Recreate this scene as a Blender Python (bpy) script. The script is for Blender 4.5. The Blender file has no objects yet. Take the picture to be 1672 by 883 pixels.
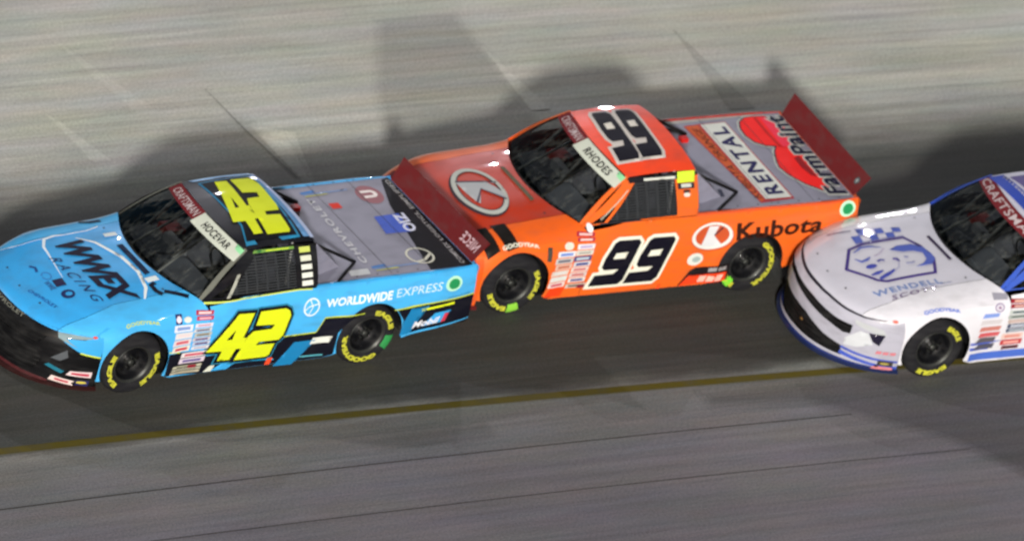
import bpy, bmesh, math, random
from mathutils import Vector, Matrix, geometry
random.seed(7)
SC = bpy.context.scene; COL = SC.collection

# ---------------------------------------------------------------- where the place is
RT, BANK = 71.11037700705427, 0.44181812708305634        # radius of the turn and banking of the track
def track_frame(s, v, psi=0.0):
    """point of the banked turn (s metres along, v metres up the banking) with forward, left and up"""
    th = s/RT; r = RT+v*math.cos(BANK); c, sn = math.cos(th), math.sin(th)
    P = Vector((r*c-RT, r*sn, v*math.sin(BANK)))
    F = Vector((-sn, c, 0)); L = Vector((-c*math.cos(BANK), -sn*math.cos(BANK), -math.sin(BANK))); U = F.cross(L)
    a, b = math.cos(psi), math.sin(psi)
    return P, a*F+b*L, -b*F+a*L, U

# ---------------------------------------------------------------- camera
AZ, EL, ROLL, DIST = -0.6023683879130516, 0.1539968898981149, -0.007127512033635215, math.exp(4.606428728504914)
b = Vector((-math.cos(EL)*math.cos(AZ), -math.cos(EL)*math.sin(AZ), math.sin(EL)))
T = Vector((0, -3.927896288329115, 0.21972146387367608)); CP = T+b*DIST
r = Vector((0, 0, 1)).cross(b).normalized(); u = b.cross(r)
r, u = math.cos(ROLL)*r+math.sin(ROLL)*u, -math.sin(ROLL)*r+math.cos(ROLL)*u
cam = bpy.data.cameras.new('camera'); co = bpy.data.objects.new('camera', cam); COL.objects.link(co)
co.matrix_world = Matrix(((r.x, u.x, b.x, CP.x), (r.y, u.y, b.y, CP.y), (r.z, u.z, b.z, CP.z), (0, 0, 0, 1)))
cam.sensor_width = 36; cam.lens = math.exp(9.661669087966532)*36/1672; cam.clip_end = 2000; cam.clip_start = 1
cam.dof.use_dof = True; cam.dof.focus_distance = DIST-11.5; cam.dof.aperture_fstop = 1.9
SC.camera = co

# ---------------------------------------------------------------- night sky and floodlights
def light_dir(F, L, U):
    """unit vector towards a lamp, given along the truck, to its left and up from the track"""
    P, f, l, n = track_frame(-4.5, 0); return (f*F+l*L+n*U).normalized()
world = bpy.data.worlds.new('World'); SC.world = world; world.use_nodes = True
nt = world.node_tree; bg = nt.nodes['Background']; sky = nt.nodes.new('ShaderNodeTexSky')
sky.sky_type = 'NISHITA'; sky.sun_disc = False
MAIN = light_dir(1.75, 2.98, 1.42)
sky.sun_elevation = math.radians(3); sky.sun_rotation = math.atan2(MAIN.x, MAIN.y)
nt.links.new(sky.outputs[0], bg.inputs[0]); bg.inputs[1].default_value = SKY_STRENGTH = 0.05
def aim(o, d): o.rotation_euler = d.to_track_quat('Z', 'Y').to_euler()
sun = bpy.data.lights.new('sun', 'SUN'); so = bpy.data.objects.new('floodlight_sun', sun); COL.objects.link(so)
sun.energy = 4.3; sun.angle = math.radians(3.4); sun.color = (1.0, .965, .90); aim(so, MAIN)
def flood(name, d, dist, watts, radius, color):
    l = bpy.data.lights.new(name, 'SPOT'); o = bpy.data.objects.new(name, l); COL.objects.link(o)
    P = track_frame(-4.5, 0)[0]; o.location = P+d*dist; aim(o, d)
    l.energy = watts; l.shadow_soft_size = radius; l.color = color; l.spot_size = math.radians(30); l.spot_blend = .6
flood('stadium_floodlight', light_dir(.62, -.66, .55), 90, 84000, 1.0, (1, .97, .93))       # tall mast outside the turn
flood('stadium_floodlight', light_dir(-.40, -.78, .47), 90, 34000, .4, (.96, .93, 1))      # low mast outside the turn, seen in the paint as small glints
flood('stadium_floodlight', light_dir(-.50, -.84, .20), 80, 17000, 1.0, (.95, .92, 1))      # wall-top fixture outside the turn
flood('stadium_floodlight', light_dir(-1.5, 1.6, 2.2), 90, 8000, 1.6, (.93, .95, 1))       # mast on the infield
SC.view_settings.view_transform = 'Standard'; SC.view_settings.look = 'None'
SC.view_settings.exposure = 0.15; SC.view_settings.gamma = 1
SC.cycles.filter_width = 2.0; SC.cycles.max_bounces = 6
SC.cycles.transparent_max_bounces = 12
# ---------------------------------------------------------------- shape functions of the body
def clamp(v,a=0.,b=1.): return a if v<a else b if v>b else v
def sm(a,b,v):
    t=clamp((v-a)/(b-a)); return t*t*(3-2*t)
def lin(v,pts):
    if v<=pts[0][0]: return pts[0][1]
    for (a,p),(b,q) in zip(pts,pts[1:]):
        if v<=b:
            t=(v-a)/(b-a); return p+(q-p)*t
    return pts[-1][1]
def cub(v,pts):
    # smooth monotone-ish interpolation (catmull-rom on nonuniform points)
    n=len(pts)
    if v<=pts[0][0]: return pts[0][1]
    if v>=pts[-1][0]: return pts[-1][1]
    for i in range(n-1):
        if v<=pts[i+1][0]: break
    x0,y0=pts[i];x1,y1=pts[i+1];h=x1-x0
    def sl(j):
        if j==0: return (pts[1][1]-pts[0][1])/(pts[1][0]-pts[0][0])
        if j==n-1: return (pts[-1][1]-pts[-2][1])/(pts[-1][0]-pts[-2][0])
        return (pts[j+1][1]-pts[j-1][1])/(pts[j+1][0]-pts[j-1][0])
    t=(v-x0)/h; m0=sl(i)*h;m1=sl(i+1)*h
    return (2*t**3-3*t*t+1)*y0+(t**3-2*t*t+t)*m0+(-2*t**3+3*t*t)*y1+(t**3-t*t)*m1
FWX,RWX,WZ=1.42,-1.42,.36
PX0=1.5; KP=2.2
def xnose(z): return cub(z,[(.08,2.60),(.20,2.57),(.45,2.555),(.60,2.53),(.68,2.48),(.74,2.40),(.80,2.2)])
def width(z): return cub(z,[(.08,.972),(.25,.985),(.45,.990),(.62,.988),(.8,.968)])
def ztop(x): return cub(x,[(-3,1.02),(.2,1.02),(.7,.985),(1.1,.955),(1.6,.895),(2.0,.825),(2.3,.765),(2.48,.735)])
def zsplit(x): return lin(x,[(.4,.84),(1.2,.80),(1.6,.795),(1.95,.70),(2.6,.70)])
def plan(x,z):
    if x<=PX0: return 1.
    t=(x-PX0)/(xnose(z)-PX0)
    if t>=1: return 0.
    return (1-t**KP)**(1/KP)
def prof(x,z):
    if z<=.5: return 1.
    q=(z-.5)/(ztop(x)-.5)
    if q>=1: return 0.
    return (1-q**4.2)**(1/4.6)
def side_y(x,z):
    # side wall half width. bed region: nearly upright wall up to the rail
    if x>.3:
        yb=width(min(z,.8))*prof(x,z)
    if x<1.0:
        ya=cub(z,[(.08,.972),(.25,.985),(.45,.990),(.62,.985),(.8,.965),(.92,.935),(1.0,.895)])
        if x<-2.2: ya-=.05*((-2.2-x)/.5)**2
    if x<=.3: y=ya
    elif x>=1.0: y=yb
    else:
        s=sm(.3,1.0,x); y=ya*(1-s)+yb*s
    # flares over the wheels
    for wx in (FWX,RWX):
        d=math.hypot(x-wx,z-WZ)
        y+=.022*math.exp(-((d-.42)/.10)**2)*clamp((.86-z)/.1)
    return y*plan(x,z)
def hood_z(x,y):
    y=abs(y); lo,hi=.5,ztop(x)
    for _ in range(30):
        m=(lo+hi)/2
        if side_y(x,m)>y: lo=m
        else: hi=m
    z=(lo+hi)/2
    # raised centre of the hood
    z+=.018*math.exp(-(y/.46)**6)*sm(.75,1.0,x)*(1-sm(1.9,2.35,x))
    return z
def fascia(th,z):
    s=1 if th>=0 else -1; th=abs(th)
    c,sn=max(math.cos(th),0)**(2/KP),math.sin(th)**(2/KP)
    x=PX0+(xnose(z)-PX0)*c
    return (x,s*sn*width(min(z,.8))*prof(x,z) ,z)
def ws(s,t):
    # windscreen, s across, t up
    b=(.93-.25*s*s,.83*s,.965-.055*s*s); u=(.22-.09*s*s,.645*s,1.405-.045*s*s)
    k=.03*math.sin(math.pi*t)
    return tuple(b[i]+(u[i]-b[i])*t+(k*.5,0,k)[i] for i in range(3))
ROOF_F,ROOF_R=.22,-.70
def roof_z(x,y):
    return 1.405+.035*math.sin(math.pi*clamp((ROOF_F-x)/(ROOF_F-ROOF_R))*.75)-.11*abs(y/.645)**2.6*.5
def sidewin(x,t):
    # side of the cab from belt (t=0) to roof rail (t=1)
    zb=lin(x,[(-.9,.985),(.3,.975),(.72,.915)]); yb=.900-.05*sm(.2,.7,x)
    return (x, yb+(.650-yb)*t+.02*math.sin(math.pi*t), zb+(1.352-zb)*t)
def deck(x,y): return (x,y,.985)
# ---------------------------------------------------------------- materials
def lin1(c): return c/12.92 if c <= .04045 else ((c+.055)/1.055)**2.4
def hexc(h): return tuple(lin1(int(h[i:i+2], 16)/255) for i in (0, 2, 4))+(1,)
MATS = {}
def paint(name, color, rough=.45, coat=.6, metal=0., grime=.16, spec=.18):
    if name in MATS: return MATS[name]
    m = bpy.data.materials.new(name); m.use_nodes = True; n = m.node_tree.nodes; l = m.node_tree.links
    p = n['Principled BSDF']; c = hexc(color) if isinstance(color, str) else tuple(color)+(1,)
    p.inputs['Roughness'].default_value = rough; p.inputs['Metallic'].default_value = metal
    p.inputs['Coat Weight'].default_value = coat; p.inputs['Coat Roughness'].default_value = .035
    p.inputs['Specular IOR Level'].default_value = spec
    tc = n.new('ShaderNodeTexCoord'); nz = n.new('ShaderNodeTexNoise'); nz.inputs['Scale'].default_value = 6; nz.inputs['Detail'].default_value = 8
    mp = n.new('ShaderNodeMapping'); mp.inputs['Scale'].default_value = (.6, 1, 2.2)
    l.new(tc.outputs['Object'], mp.inputs[0]); l.new(mp.outputs[0], nz.inputs['Vector'])
    mx = n.new('ShaderNodeMix'); mx.data_type = 'RGBA'; mx.inputs['A'].default_value = c
    mx.inputs['B'].default_value = tuple(x*.55+.03 for x in c[:3])+(1,)
    rp = n.new('ShaderNodeMapRange'); rp.inputs['From Min'].default_value = .45; rp.inputs['From Max'].default_value = .8
    rp.inputs['To Min'].default_value = grime*.2; rp.inputs['To Max'].default_value = min(1, grime*4)
    l.new(nz.outputs['Fac'], rp.inputs['Value']); l.new(rp.outputs[0], mx.inputs['Factor']); l.new(mx.outputs['Result'], p.inputs['Base Color'])
    rr = n.new('ShaderNodeMapRange'); rr.inputs['To Min'].default_value = rough*.8; rr.inputs['To Max'].default_value = rough*1.35
    l.new(nz.outputs['Fac'], rr.inputs['Value']); l.new(rr.outputs[0], p.inputs['Roughness'])
    MATS[name] = m; return m
def decal_mat(color): return paint('print_'+color, color, .6, .12, 0, .06)
def glass():
    if 'glass' in MATS: return MATS['glass']
    m = bpy.data.materials.new('tinted_polycarbonate'); m.use_nodes = True; n = m.node_tree.nodes; l = m.node_tree.links
    for x in list(n): n.remove(x)
    out = n.new('ShaderNodeOutputMaterial'); tr = n.new('ShaderNodeBsdfTransparent'); tr.inputs[0].default_value = (.60, .62, .62, 1)
    gl = n.new('ShaderNodeBsdfGlossy'); gl.inputs['Roughness'].default_value = .035; fr = n.new('ShaderNodeFresnel'); fr.inputs[0].default_value = 1.45
    mx = n.new('ShaderNodeMixShader'); l.new(fr.outputs[0], mx.inputs[0]); l.new(tr.outputs[0], mx.inputs[1]); l.new(gl.outputs[0], mx.inputs[2])
    df = n.new('ShaderNodeBsdfDiffuse'); df.inputs[0].default_value = (.34, .36, .33, 1); tc = n.new('ShaderNodeTexCoord'); mp = n.new('ShaderNodeMapping')  # smudge layer that paints mottled reflections into the glass
    mp.inputs['Scale'].default_value = (5, 14, 9); mp.inputs['Rotation'].default_value = (.3, .5, .6); nz = n.new('ShaderNodeTexNoise'); nz.inputs['Scale'].default_value = 1.2; nz.inputs['Detail'].default_value = 7; nz.inputs['Roughness'].default_value = .65
    l.new(tc.outputs['Object'], mp.inputs[0]); l.new(mp.outputs[0], nz.inputs['Vector']); rg = n.new('ShaderNodeMapRange'); rg.inputs['From Min'].default_value = .50; rg.inputs['From Max'].default_value = .74; rg.inputs['To Max'].default_value = .13
    l.new(nz.outputs['Fac'], rg.inputs['Value']); m2 = n.new('ShaderNodeMixShader'); l.new(rg.outputs[0], m2.inputs[0]); l.new(mx.outputs[0], m2.inputs[1]); l.new(df.outputs[0], m2.inputs[2])
    l.new(m2.outputs[0], out.inputs[0]); MATS['glass'] = m; return m
# ---------------------------------------------------------------- surfaces of the truck body
SURF = {
 'side': (lambda a, b: (a, side_y(a, b), b), -1), 'sideR': (lambda a, b: (a, -side_y(a, b), b), 1),
 'hood': (lambda a, b: (a, b, hood_z(a, b)), 1), 'ws': (ws, 1), 'roof': (lambda a, b: (a, b, roof_z(a, b)), 1),
 'deck': (deck, 1), 'swin': (sidewin, -1), 'swinR': (lambda a, t: (sidewin(a, t)[0], -sidewin(a, t)[1], sidewin(a, t)[2]), 1),
 'fas': (lambda a, b: fascia(math.radians(a*60), b), 1),
 'spoiler': (lambda a, b: (-2.645-.135*b, a*(.80+.045*b), .99+.235*b), 1),
 'rear': (lambda a, b: (-2.70-.03*math.cos(a*1.2), a, b), -1),
 'rwin': (lambda s, t: (-1.10+.39*t-.03*s*s*(1-t), (.60+.02*t)*s, .985+(.385-.02*s*s)*t), -1),
}
def spt(surf, a, b, off=0.):
    f, sg = SURF[surf]; p = Vector(f(a, b))
    if off:
        e = 1e-3; n = (Vector(f(a+e, b))-p).cross(Vector(f(a, b+e))-p)
        if n.length > 1e-12: p = p+n.normalized()*sg*off
    return p
def inside(p, loops):
    c = False; x, y = p
    for L in loops:
        j = L[-1]
        for q in L:
            if (q[1] > y) != (j[1] > y) and x < (j[0]-q[0])*(y-q[1])/(j[1]-q[1])+q[0]: c = not c
            j = q
    return c
def tess(loops, res):
    """triangles of an even-odd area with inner points every res"""
    V = []; E = []
    for L in loops:
        pts = []
        for i, p in enumerate(L):
            q = L[(i+1) % len(L)]; d = math.hypot(q[0]-p[0], q[1]-p[1]); k = max(1, int(math.ceil(d/res)))
            for t in range(k): pts.append((p[0]+(q[0]-p[0])*t/k, p[1]+(q[1]-p[1])*t/k))
        n0 = len(V); V += pts; E += [(n0+i, n0+(i+1) % len(pts)) for i in range(len(pts))]
    xs = [p[0] for p in V]; ys = [p[1] for p in V]
    x = min(xs)+res*.5
    while x < max(xs):
        y = min(ys)+res*.5
        while y < max(ys):
            if inside((x, y), loops): V.append((x, y))
            y += res
        x += res
    r = geometry.delaunay_2d_cdt([Vector(p) for p in V], E, [], 0, 1e-6)
    vs = [tuple(v) for v in r[0]]
    fs = [f for f in r[2] if inside((sum(vs[i][0] for i in f)/len(f), sum(vs[i][1] for i in f)/len(f)), loops)]
    return vs, fs
def mesh_obj(name, V, F, mat, parent=None, smooth=True):
    me = bpy.data.meshes.new(name); me.from_pydata([tuple(v) for v in V], [], [tuple(f) for f in F]); me.materials.append(mat)
    if smooth: me.polygons.foreach_set('use_smooth', [True]*len(me.polygons))
    me.update(); o = bpy.data.objects.new(name, me); COL.objects.link(o)
    if parent is not None: o.parent = parent
    return o
def sheet(name, surf, loops, mat, parent, res=.05, off=0., thick=0.):
    vs, fs = tess(loops, res); sg = SURF[surf][1]
    V = [spt(surf, a, b, off) for a, b in vs]; F = [f if sg > 0 else f[::-1] for f in fs]
    if thick:
        n = len(V); V += [spt(surf, a, b, off-thick) for a, b in vs]
        cnt = {}
        for f in F:
            for i in range(3): cnt[(f[i], f[(i+1) % 3])] = 1
        G = [tuple(i+n for i in f[::-1]) for f in F]
        for (i, j) in list(cnt):
            if (j, i) not in cnt: G.append((j, i, i+n, j+n))
        F = list(F)+G
    return mesh_obj(name, V, F, mat, parent, smooth=not thick)
def quad(q, pts):
    """unit square points into the quad bl, br, tr, tl"""
    (bl, br, tr, tl) = q
    return [tuple((bl[i]*(1-x)+br[i]*x)*(1-y)+(tl[i]*(1-x)+tr[i]*x)*y for i in (0, 1)) for x, y in pts]
def circle(cx, cy, rx, ry, n=28, a0=0, a1=360): return [(cx+rx*math.cos(math.radians(a0+(a1-a0)*i/n)), cy+ry*math.sin(math.radians(a0+(a1-a0)*i/n))) for i in range(n)]
def band(pts, w):
    """closed outline of a line of width w (w may taper as a list)"""
    L = []; R = []
    for i, p in enumerate(pts):
        a = pts[max(i-1, 0)]; c = pts[min(i+1, len(pts)-1)]; dx, dy = c[0]-a[0], c[1]-a[1]; d = math.hypot(dx, dy) or 1
        h = (w[i] if isinstance(w, (list, tuple)) else w)/2; L.append((p[0]-dy/d*h, p[1]+dx/d*h)); R.append((p[0]+dy/d*h, p[1]-dx/d*h))
    return L+R[::-1]
def grow(L, d):
    """polygon pushed outwards by d"""
    A = sum(L[i][0]*L[(i+1) % len(L)][1]-L[(i+1) % len(L)][0]*L[i][1] for i in range(len(L)))
    s = 1 if A > 0 else -1; out = []
    n = len(L)
    for i in range(n):
        p, a, c = L[i], L[i-1], L[(i+1) % n]
        e1 = (p[0]-a[0], p[1]-a[1]); e2 = (c[0]-p[0], c[1]-p[1]); l1 = math.hypot(*e1) or 1; l2 = math.hypot(*e2) or 1
        n1 = (e1[1]/l1*s, -e1[0]/l1*s); n2 = (e2[1]/l2*s, -e2[0]/l2*s); m = (n1[0]+n2[0], n1[1]+n2[1]); ml = math.hypot(*m) or 1
        m = (m[0]/ml, m[1]/ml); k = d/max(.55, m[0]*n1[0]+m[1]*n1[1]); out.append((p[0]+m[0]*k, p[1]+m[1]*k))
    return out
def decal(name, surf, loops, color, parent, lay=1, res=.06):
    return sheet(name, surf, loops, decal_mat(color), parent, res, .0028*lay+.0012)
_tx = {}
def text_mesh(body, bold, shear, font_space):
    k = (body, bold, shear, font_space)
    if k in _tx: return _tx[k]
    c = bpy.data.curves.new('t', 'FONT'); c.body = body; c.offset = bold; c.shear = shear; c.space_character = font_space; c.resolution_u = 3
    c.fill_mode = 'FRONT'; o = bpy.data.objects.new('t', c); COL.objects.link(o)
    dg = bpy.context.evaluated_depsgraph_get(); me = o.evaluated_get(dg).to_mesh()
    V = [(v.co.x, v.co.y) for v in me.vertices]; F = [tuple(p.vertices) for p in me.polygons]
    o.evaluated_get(dg).to_mesh_clear(); bpy.data.objects.remove(o); bpy.data.curves.remove(c)
    x0 = min(v[0] for v in V); x1 = max(v[0] for v in V); y0 = min(v[1] for v in V); y1 = max(v[1] for v in V)
    V = [((x-x0)/(x1-x0), (y-y0)/(y1-y0)) for x, y in V]
    _tx[k] = (V, F); return _tx[k]
def text(name, body, surf, q, color, parent, lay=2, bold=.02, shear=0., space=1.0, arch=0.):
    V, F = text_mesh(body, bold, shear, space)
    if arch: V = [(x, y+arch*4*x*(1-x)) for x, y in V]
    P = quad(q, V); bm = bmesh.new(); vs = [bm.verts.new((a, b, 0)) for a, b in P]
    for f in F:
        try: bm.faces.new([vs[i] for i in f])
        except ValueError: pass
    bmesh.ops.triangulate(bm, faces=bm.faces)
    for _ in range(3):
        es = [e for e in bm.edges if e.calc_length() > .07]
        if not es: break
        bmesh.ops.subdivide_edges(bm, edges=es, cuts=1); bmesh.ops.triangulate(bm, faces=bm.faces)
    bm.verts.index_update(); off = .0028*lay+.0012
    V3 = [spt(surf, v.co.x, v.co.y, off) for v in bm.verts]; F3 = [[v.index for v in f.verts] for f in bm.faces]; bm.free()
    return mesh_obj(name, V3, F3, decal_mat(color), parent)
def words(name, body, surf, q, color, parent, lay=2, bold=.02, shear=0., space=1.0, sizes=None):
    ws_ = body.split(); tot = sum(len(w) for w in ws_)+.8*(len(ws_)-1); p = 0
    for w in ws_:
        a, c = p/tot, (p+len(w))/tot; p += len(w)+.8
        text(name, w, surf, quad(q, [(a, 0), (c, 0), (c, 1), (a, 1)]), color, parent, lay, bold, shear, space)
def box(name, c, s, mat, parent, rot=None, bev=.006):
    bm = bmesh.new(); bmesh.ops.create_cube(bm, size=1)
    for v in bm.verts: v.co = Vector((v.co.x*s[0], v.co.y*s[1], v.co.z*s[2]))
    if bev: bmesh.ops.bevel(bm, geom=list(bm.edges), offset=min(bev, min(s)*.3), segments=2, affect='EDGES')
    if rot is not None: bmesh.ops.transform(bm, matrix=rot, verts=bm.verts)
    bmesh.ops.translate(bm, vec=Vector(c), verts=bm.verts)
    me = bpy.data.meshes.new(name); bm.to_mesh(me); bm.free(); me.materials.append(mat)
    o = bpy.data.objects.new(name, me); COL.objects.link(o); o.parent = parent; return o
def tube_geo(pts, rad, n=8):
    V = []; F = []; pts = [Vector(p) for p in pts]
    up = Vector((.13, .31, .94))
    for i, p in enumerate(pts):
        d = (pts[min(i+1, len(pts)-1)]-pts[max(i-1, 0)]).normalized(); a = d.cross(up).normalized(); c = d.cross(a)
        for k in range(n): t = 2*math.pi*k/n; V.append(p+(a*math.cos(t)+c*math.sin(t))*rad)
    for i in range(len(pts)-1):
        for k in range(n): F.append((i*n+k, i*n+(k+1) % n, (i+1)*n+(k+1) % n, (i+1)*n+k))
    F += [tuple(range(n))[::-1], tuple((len(pts)-1)*n+k for k in range(n))]
    return V, F
def tube(name, pts, rad, mat, parent, n=8):
    V, F = tube_geo(pts, rad, n); return mesh_obj(name, V, F, mat, parent)
def lathe(name, prof, mat, parent, n=48, flip=1):
    """profile (radius, y) turned round the y axis"""
    V = []; F = []; m = len(prof)
    for k in range(n):
        t = 2*math.pi*k/n
        for rr, y in prof: V.append((rr*math.cos(t), y*flip, rr*math.sin(t)))
    for k in range(n):
        for i in range(m-1):
            q = (k*m+i, k*m+i+1, ((k+1) % n)*m+i+1, ((k+1) % n)*m+i); F.append(q if flip > 0 else q[::-1])
    return mesh_obj(name, V, F, mat, parent)
# ---------------------------------------------------------------- the banked track
def track_mat(mult=1., name='worn_concrete_track'):
    m = bpy.data.materials.new(name); m.use_nodes = True; n = m.node_tree.nodes; l = m.node_tree.links
    p = n['Principled BSDF']; p.inputs['Roughness'].default_value = .75; p.inputs['Specular IOR Level'].default_value = .3
    uv = n.new('ShaderNodeUVMap'); sep = n.new('ShaderNodeSeparateXYZ'); l.new(uv.outputs[0], sep.inputs[0])   # x = metres along, y = metres up the banking
    def noise(sx, sy, detail=6, rough=.6):
        mp = n.new('ShaderNodeMapping'); mp.inputs['Scale'].default_value = (sx, sy, 1); z = n.new('ShaderNodeTexNoise'); z.inputs['Scale'].default_value = 1
        z.inputs['Detail'].default_value = detail; z.inputs['Roughness'].default_value = rough; l.new(uv.outputs[0], mp.inputs[0]); l.new(mp.outputs[0], z.inputs['Vector']); return z.outputs['Fac']
    def rng(v, a, b_, c, d, smooth=True):
        q = n.new('ShaderNodeMapRange'); q.interpolation_type = 'SMOOTHSTEP' if smooth else 'LINEAR'
        for k, x in zip(('From Min', 'From Max', 'To Min', 'To Max'), (a, b_, c, d)): q.inputs[k].default_value = x
        l.new(v, q.inputs['Value']); return q.outputs[0]
    def math_(op, a, b_):
        q = n.new('ShaderNodeMath'); q.operation = op
        for i, x in enumerate((a, b_)):
            if hasattr(x, 'links') or hasattr(x, 'default_value'): l.new(x, q.inputs[i])
            else: q.inputs[i].default_value = x
        return q.outputs[0]
    wob = math_('MULTIPLY_ADD', noise(.25, .8), 1.2); 
    wob.node.inputs[2].default_value = -.6
    y = math_('ADD', sep.outputs['Y'], wob)
    # rubber laid down in the racing groove (about 2 to 5 m wide) and lighter above it
    g = math_('MULTIPLY', rng(y, -2.3, -1.6, 0, 1), rng(y, 1.9, 3.5, 1, 0))
    ap = rng(sep.outputs['Y'], -1.95, -1.78, 1, 0)
    st = noise(.22, 9, 8, .7); st2 = noise(.9, 42, 5, .65); bl = noise(.5, .9, 6, .6)
    stt = math_('ADD', math_('MULTIPLY', rng(st, .3, .7, -.5, .5, False), .46), math_('MULTIPLY', rng(st2, .3, .7, -.5, .5, False), .22))
    stt = math_('ADD', stt, math_('MULTIPLY', rng(bl, .3, .7, -.5, .5, False), .22))
    val = math_('MULTIPLY', math_('ADD', stt, 1.0), math_('SUBTRACT', .41, math_('MULTIPLY', g, .358)))
    # rougher grey asphalt below the line
    val = math_('ADD', math_('MULTIPLY', val, math_('SUBTRACT', 1.0, ap)), math_('MULTIPLY', math_('MULTIPLY', math_('ADD', math_('MULTIPLY', stt, .8), 1.0), .150), ap))
    fine = noise(38, 42, 3, .85); val = math_('MULTIPLY', val, rng(fine, .3, .7, .62, 1.38, False))
    val = math_('MULTIPLY', val, mult); val = math_('MULTIPLY', val, rng(noise(.12, .35, 3, .5), .3, .7, .86, 1.14, False))
    cr = n.new('ShaderNodeCombineColor'); h1 = rng(noise(.7, 3.0, 4, .6), .3, .7, .93, 1.07, False); h2 = rng(noise(.5, 2.2, 4, .6), .3, .7, .92, 1.10, False)
    l.new(math_('MULTIPLY', math_('MULTIPLY', val, 1.0), h1), cr.inputs[0]); l.new(math_('MULTIPLY', val, rng(sep.outputs['Y'], -3.5, -1.5, .945, 1.015)), cr.inputs[1])
    l.new(math_('MULTIPLY', math_('MULTIPLY', val, h2), rng(sep.outputs['Y'], -3.2, -1.0, 1.07, .93)), cr.inputs[2]); l.new(cr.outputs[0], p.inputs['Base Color'])
    bp = n.new('ShaderNodeBump'); bp.inputs['Strength'].default_value = .35; bp.inputs['Distance'].default_value = .01; l.new(fine, bp.inputs['Height']); l.new(bp.outputs[0], p.inputs['Normal'])
    return m
def surface_sheet(name, s0, s1, ns, vs, mat, kind='structure', off=0., wav=None):
    V = []; F = []; UV = []; m = len(vs)
    for i in range(ns+1):
        s = s0+(s1-s0)*i/ns
        for k, v in enumerate(vs):
            vv = v+(wav(s, k) if wav else 0); V.append(ground_pt(s, vv, off)); UV.append((s, vv))
    for i in range(ns):
        for k in range(m-1): F.append((i*m+k, i*m+k+1, (i+1)*m+k+1, (i+1)*m+k))
    o = mesh_obj(name, V, F, mat)
    u = o.data.uv_layers.new(name='UVMap'); 
    for lp in o.data.loops: u.data[lp.index].uv = UV[lp.vertex_index]
    o['kind'] = kind; return o
def ground_pt(s, v, off=0.):
    """banked between -7 and 16 m, easing to level infield below"""
    if v >= -7: P, F, L, U = track_frame(s, v); return P+U*off
    P, F, L, U = track_frame(s, -7); e = -7-v; out = Vector((-math.cos(s/RT), -math.sin(s/RT), 0))
    k = min(e, 8.); drop = math.sin(BANK)*(k-k*k/16.) 
    return P+out*(e)*math.cos(BANK)**.5+Vector((0, 0, -drop))
tm = track_mat()
surface_sheet('track', -75, 75, 300, [-45, -30, -20, -15, -13, -11, -9, -7, -5, -3, -1, 1, 3, 5, 7, 9, 12, 16], tm)
yl = paint('yellow_line_paint', '584f16', .7, 0, 0, .6)
line = surface_sheet('yellow_line', -40, 40, 200, [-1.84, -1.735], yl, off=.004, wav=lambda s, k: .028*(s+1.0)-.018*0)
ll = paint('white_edge_paint', '6f6f60', .8, 0, 0, .6)
surface_sheet('pale_line_edge', -40, 40, 200, [-1.856, -1.846], ll, off=.004, wav=lambda s, k: .028*(s+1.0))
jm = paint('joint_sealant', '3a3738', .9, 0, 0, .3)
for (v, w_, slope) in ((-2.70, .013, .012), (-3.50, .010, .010)):
    surface_sheet('lane_joint', -30, 20, 120, [v, v+w_], jm, off=.004, wav=lambda s, k: slope*(s+4))
PM = {}
def patch(name, pts, mult, off=.004):
    vs, fs = tess([pts], .3)
    if mult not in PM: PM[mult] = track_mat(mult, 'slab_and_shadow_patch')  # shared by the slab patches and the painted truck shadow
    o = mesh_obj(name, [ground_pt(a, b_, off) for a, b_ in vs], fs, PM[mult], None, False); o['kind'] = 'structure'
    u = o.data.uv_layers.new(name='UVMap')
    for lp in o.data.loops: u.data[lp.index].uv = vs[lp.vertex_index]
    return o
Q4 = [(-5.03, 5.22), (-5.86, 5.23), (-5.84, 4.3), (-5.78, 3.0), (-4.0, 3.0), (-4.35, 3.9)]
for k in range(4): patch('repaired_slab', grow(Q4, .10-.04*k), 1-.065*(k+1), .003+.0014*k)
patch('slab_joint', band([(-2.46, 4.25), (-2.50, 3.4), (-2.60, 2.45)], [.006, .030, .02]), .55, .010)
patch('slab_joint_filler', [(-2.60, 3.5), (-2.63, 2.35), (-2.76, 2.35), (-3.02, 3.30)], 1.22, .0045)
patch('slab_joint_filler', [(-2.60, 3.3), (-2.64, 2.45), (-2.72, 2.42), (-2.86, 3.1)], 1.40, .0065)
patch('slab_joint_filler', [(-.50, 4.1), (-.54, 3.1), (-.76, 3.1), (-.58, 3.9)], 1.18)
patch('slab_joint_filler', [(-5.90, 4.6), (-5.83, 3.3), (-6.06, 3.3)], 1.14, .010)
patch('slab_joint_filler', [(-1.28, 5.6), (-1.48, 3.9), (-1.74, 3.9)], 1.08)
patch('slab_joint', [(-8.18, 4.7), (-8.06, 3.0), (-8.36, 3.0)], .80, .006)
Q5 = [(-5.0, -2.32), (-6.2, -2.45), (-6.75, -2.85), (-7.4, -3.3), (-8.4, -4.6), (-12, -4.6), (-12, -2.12), (-5, -2.12)]
for k in range(4): patch('painted_shadow', grow(Q5, .08-.05*k), round(1-.10*(k+1), 2), .003+.0012*k)  # truck shadow on the apron, painted in as soft darker layers
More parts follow.
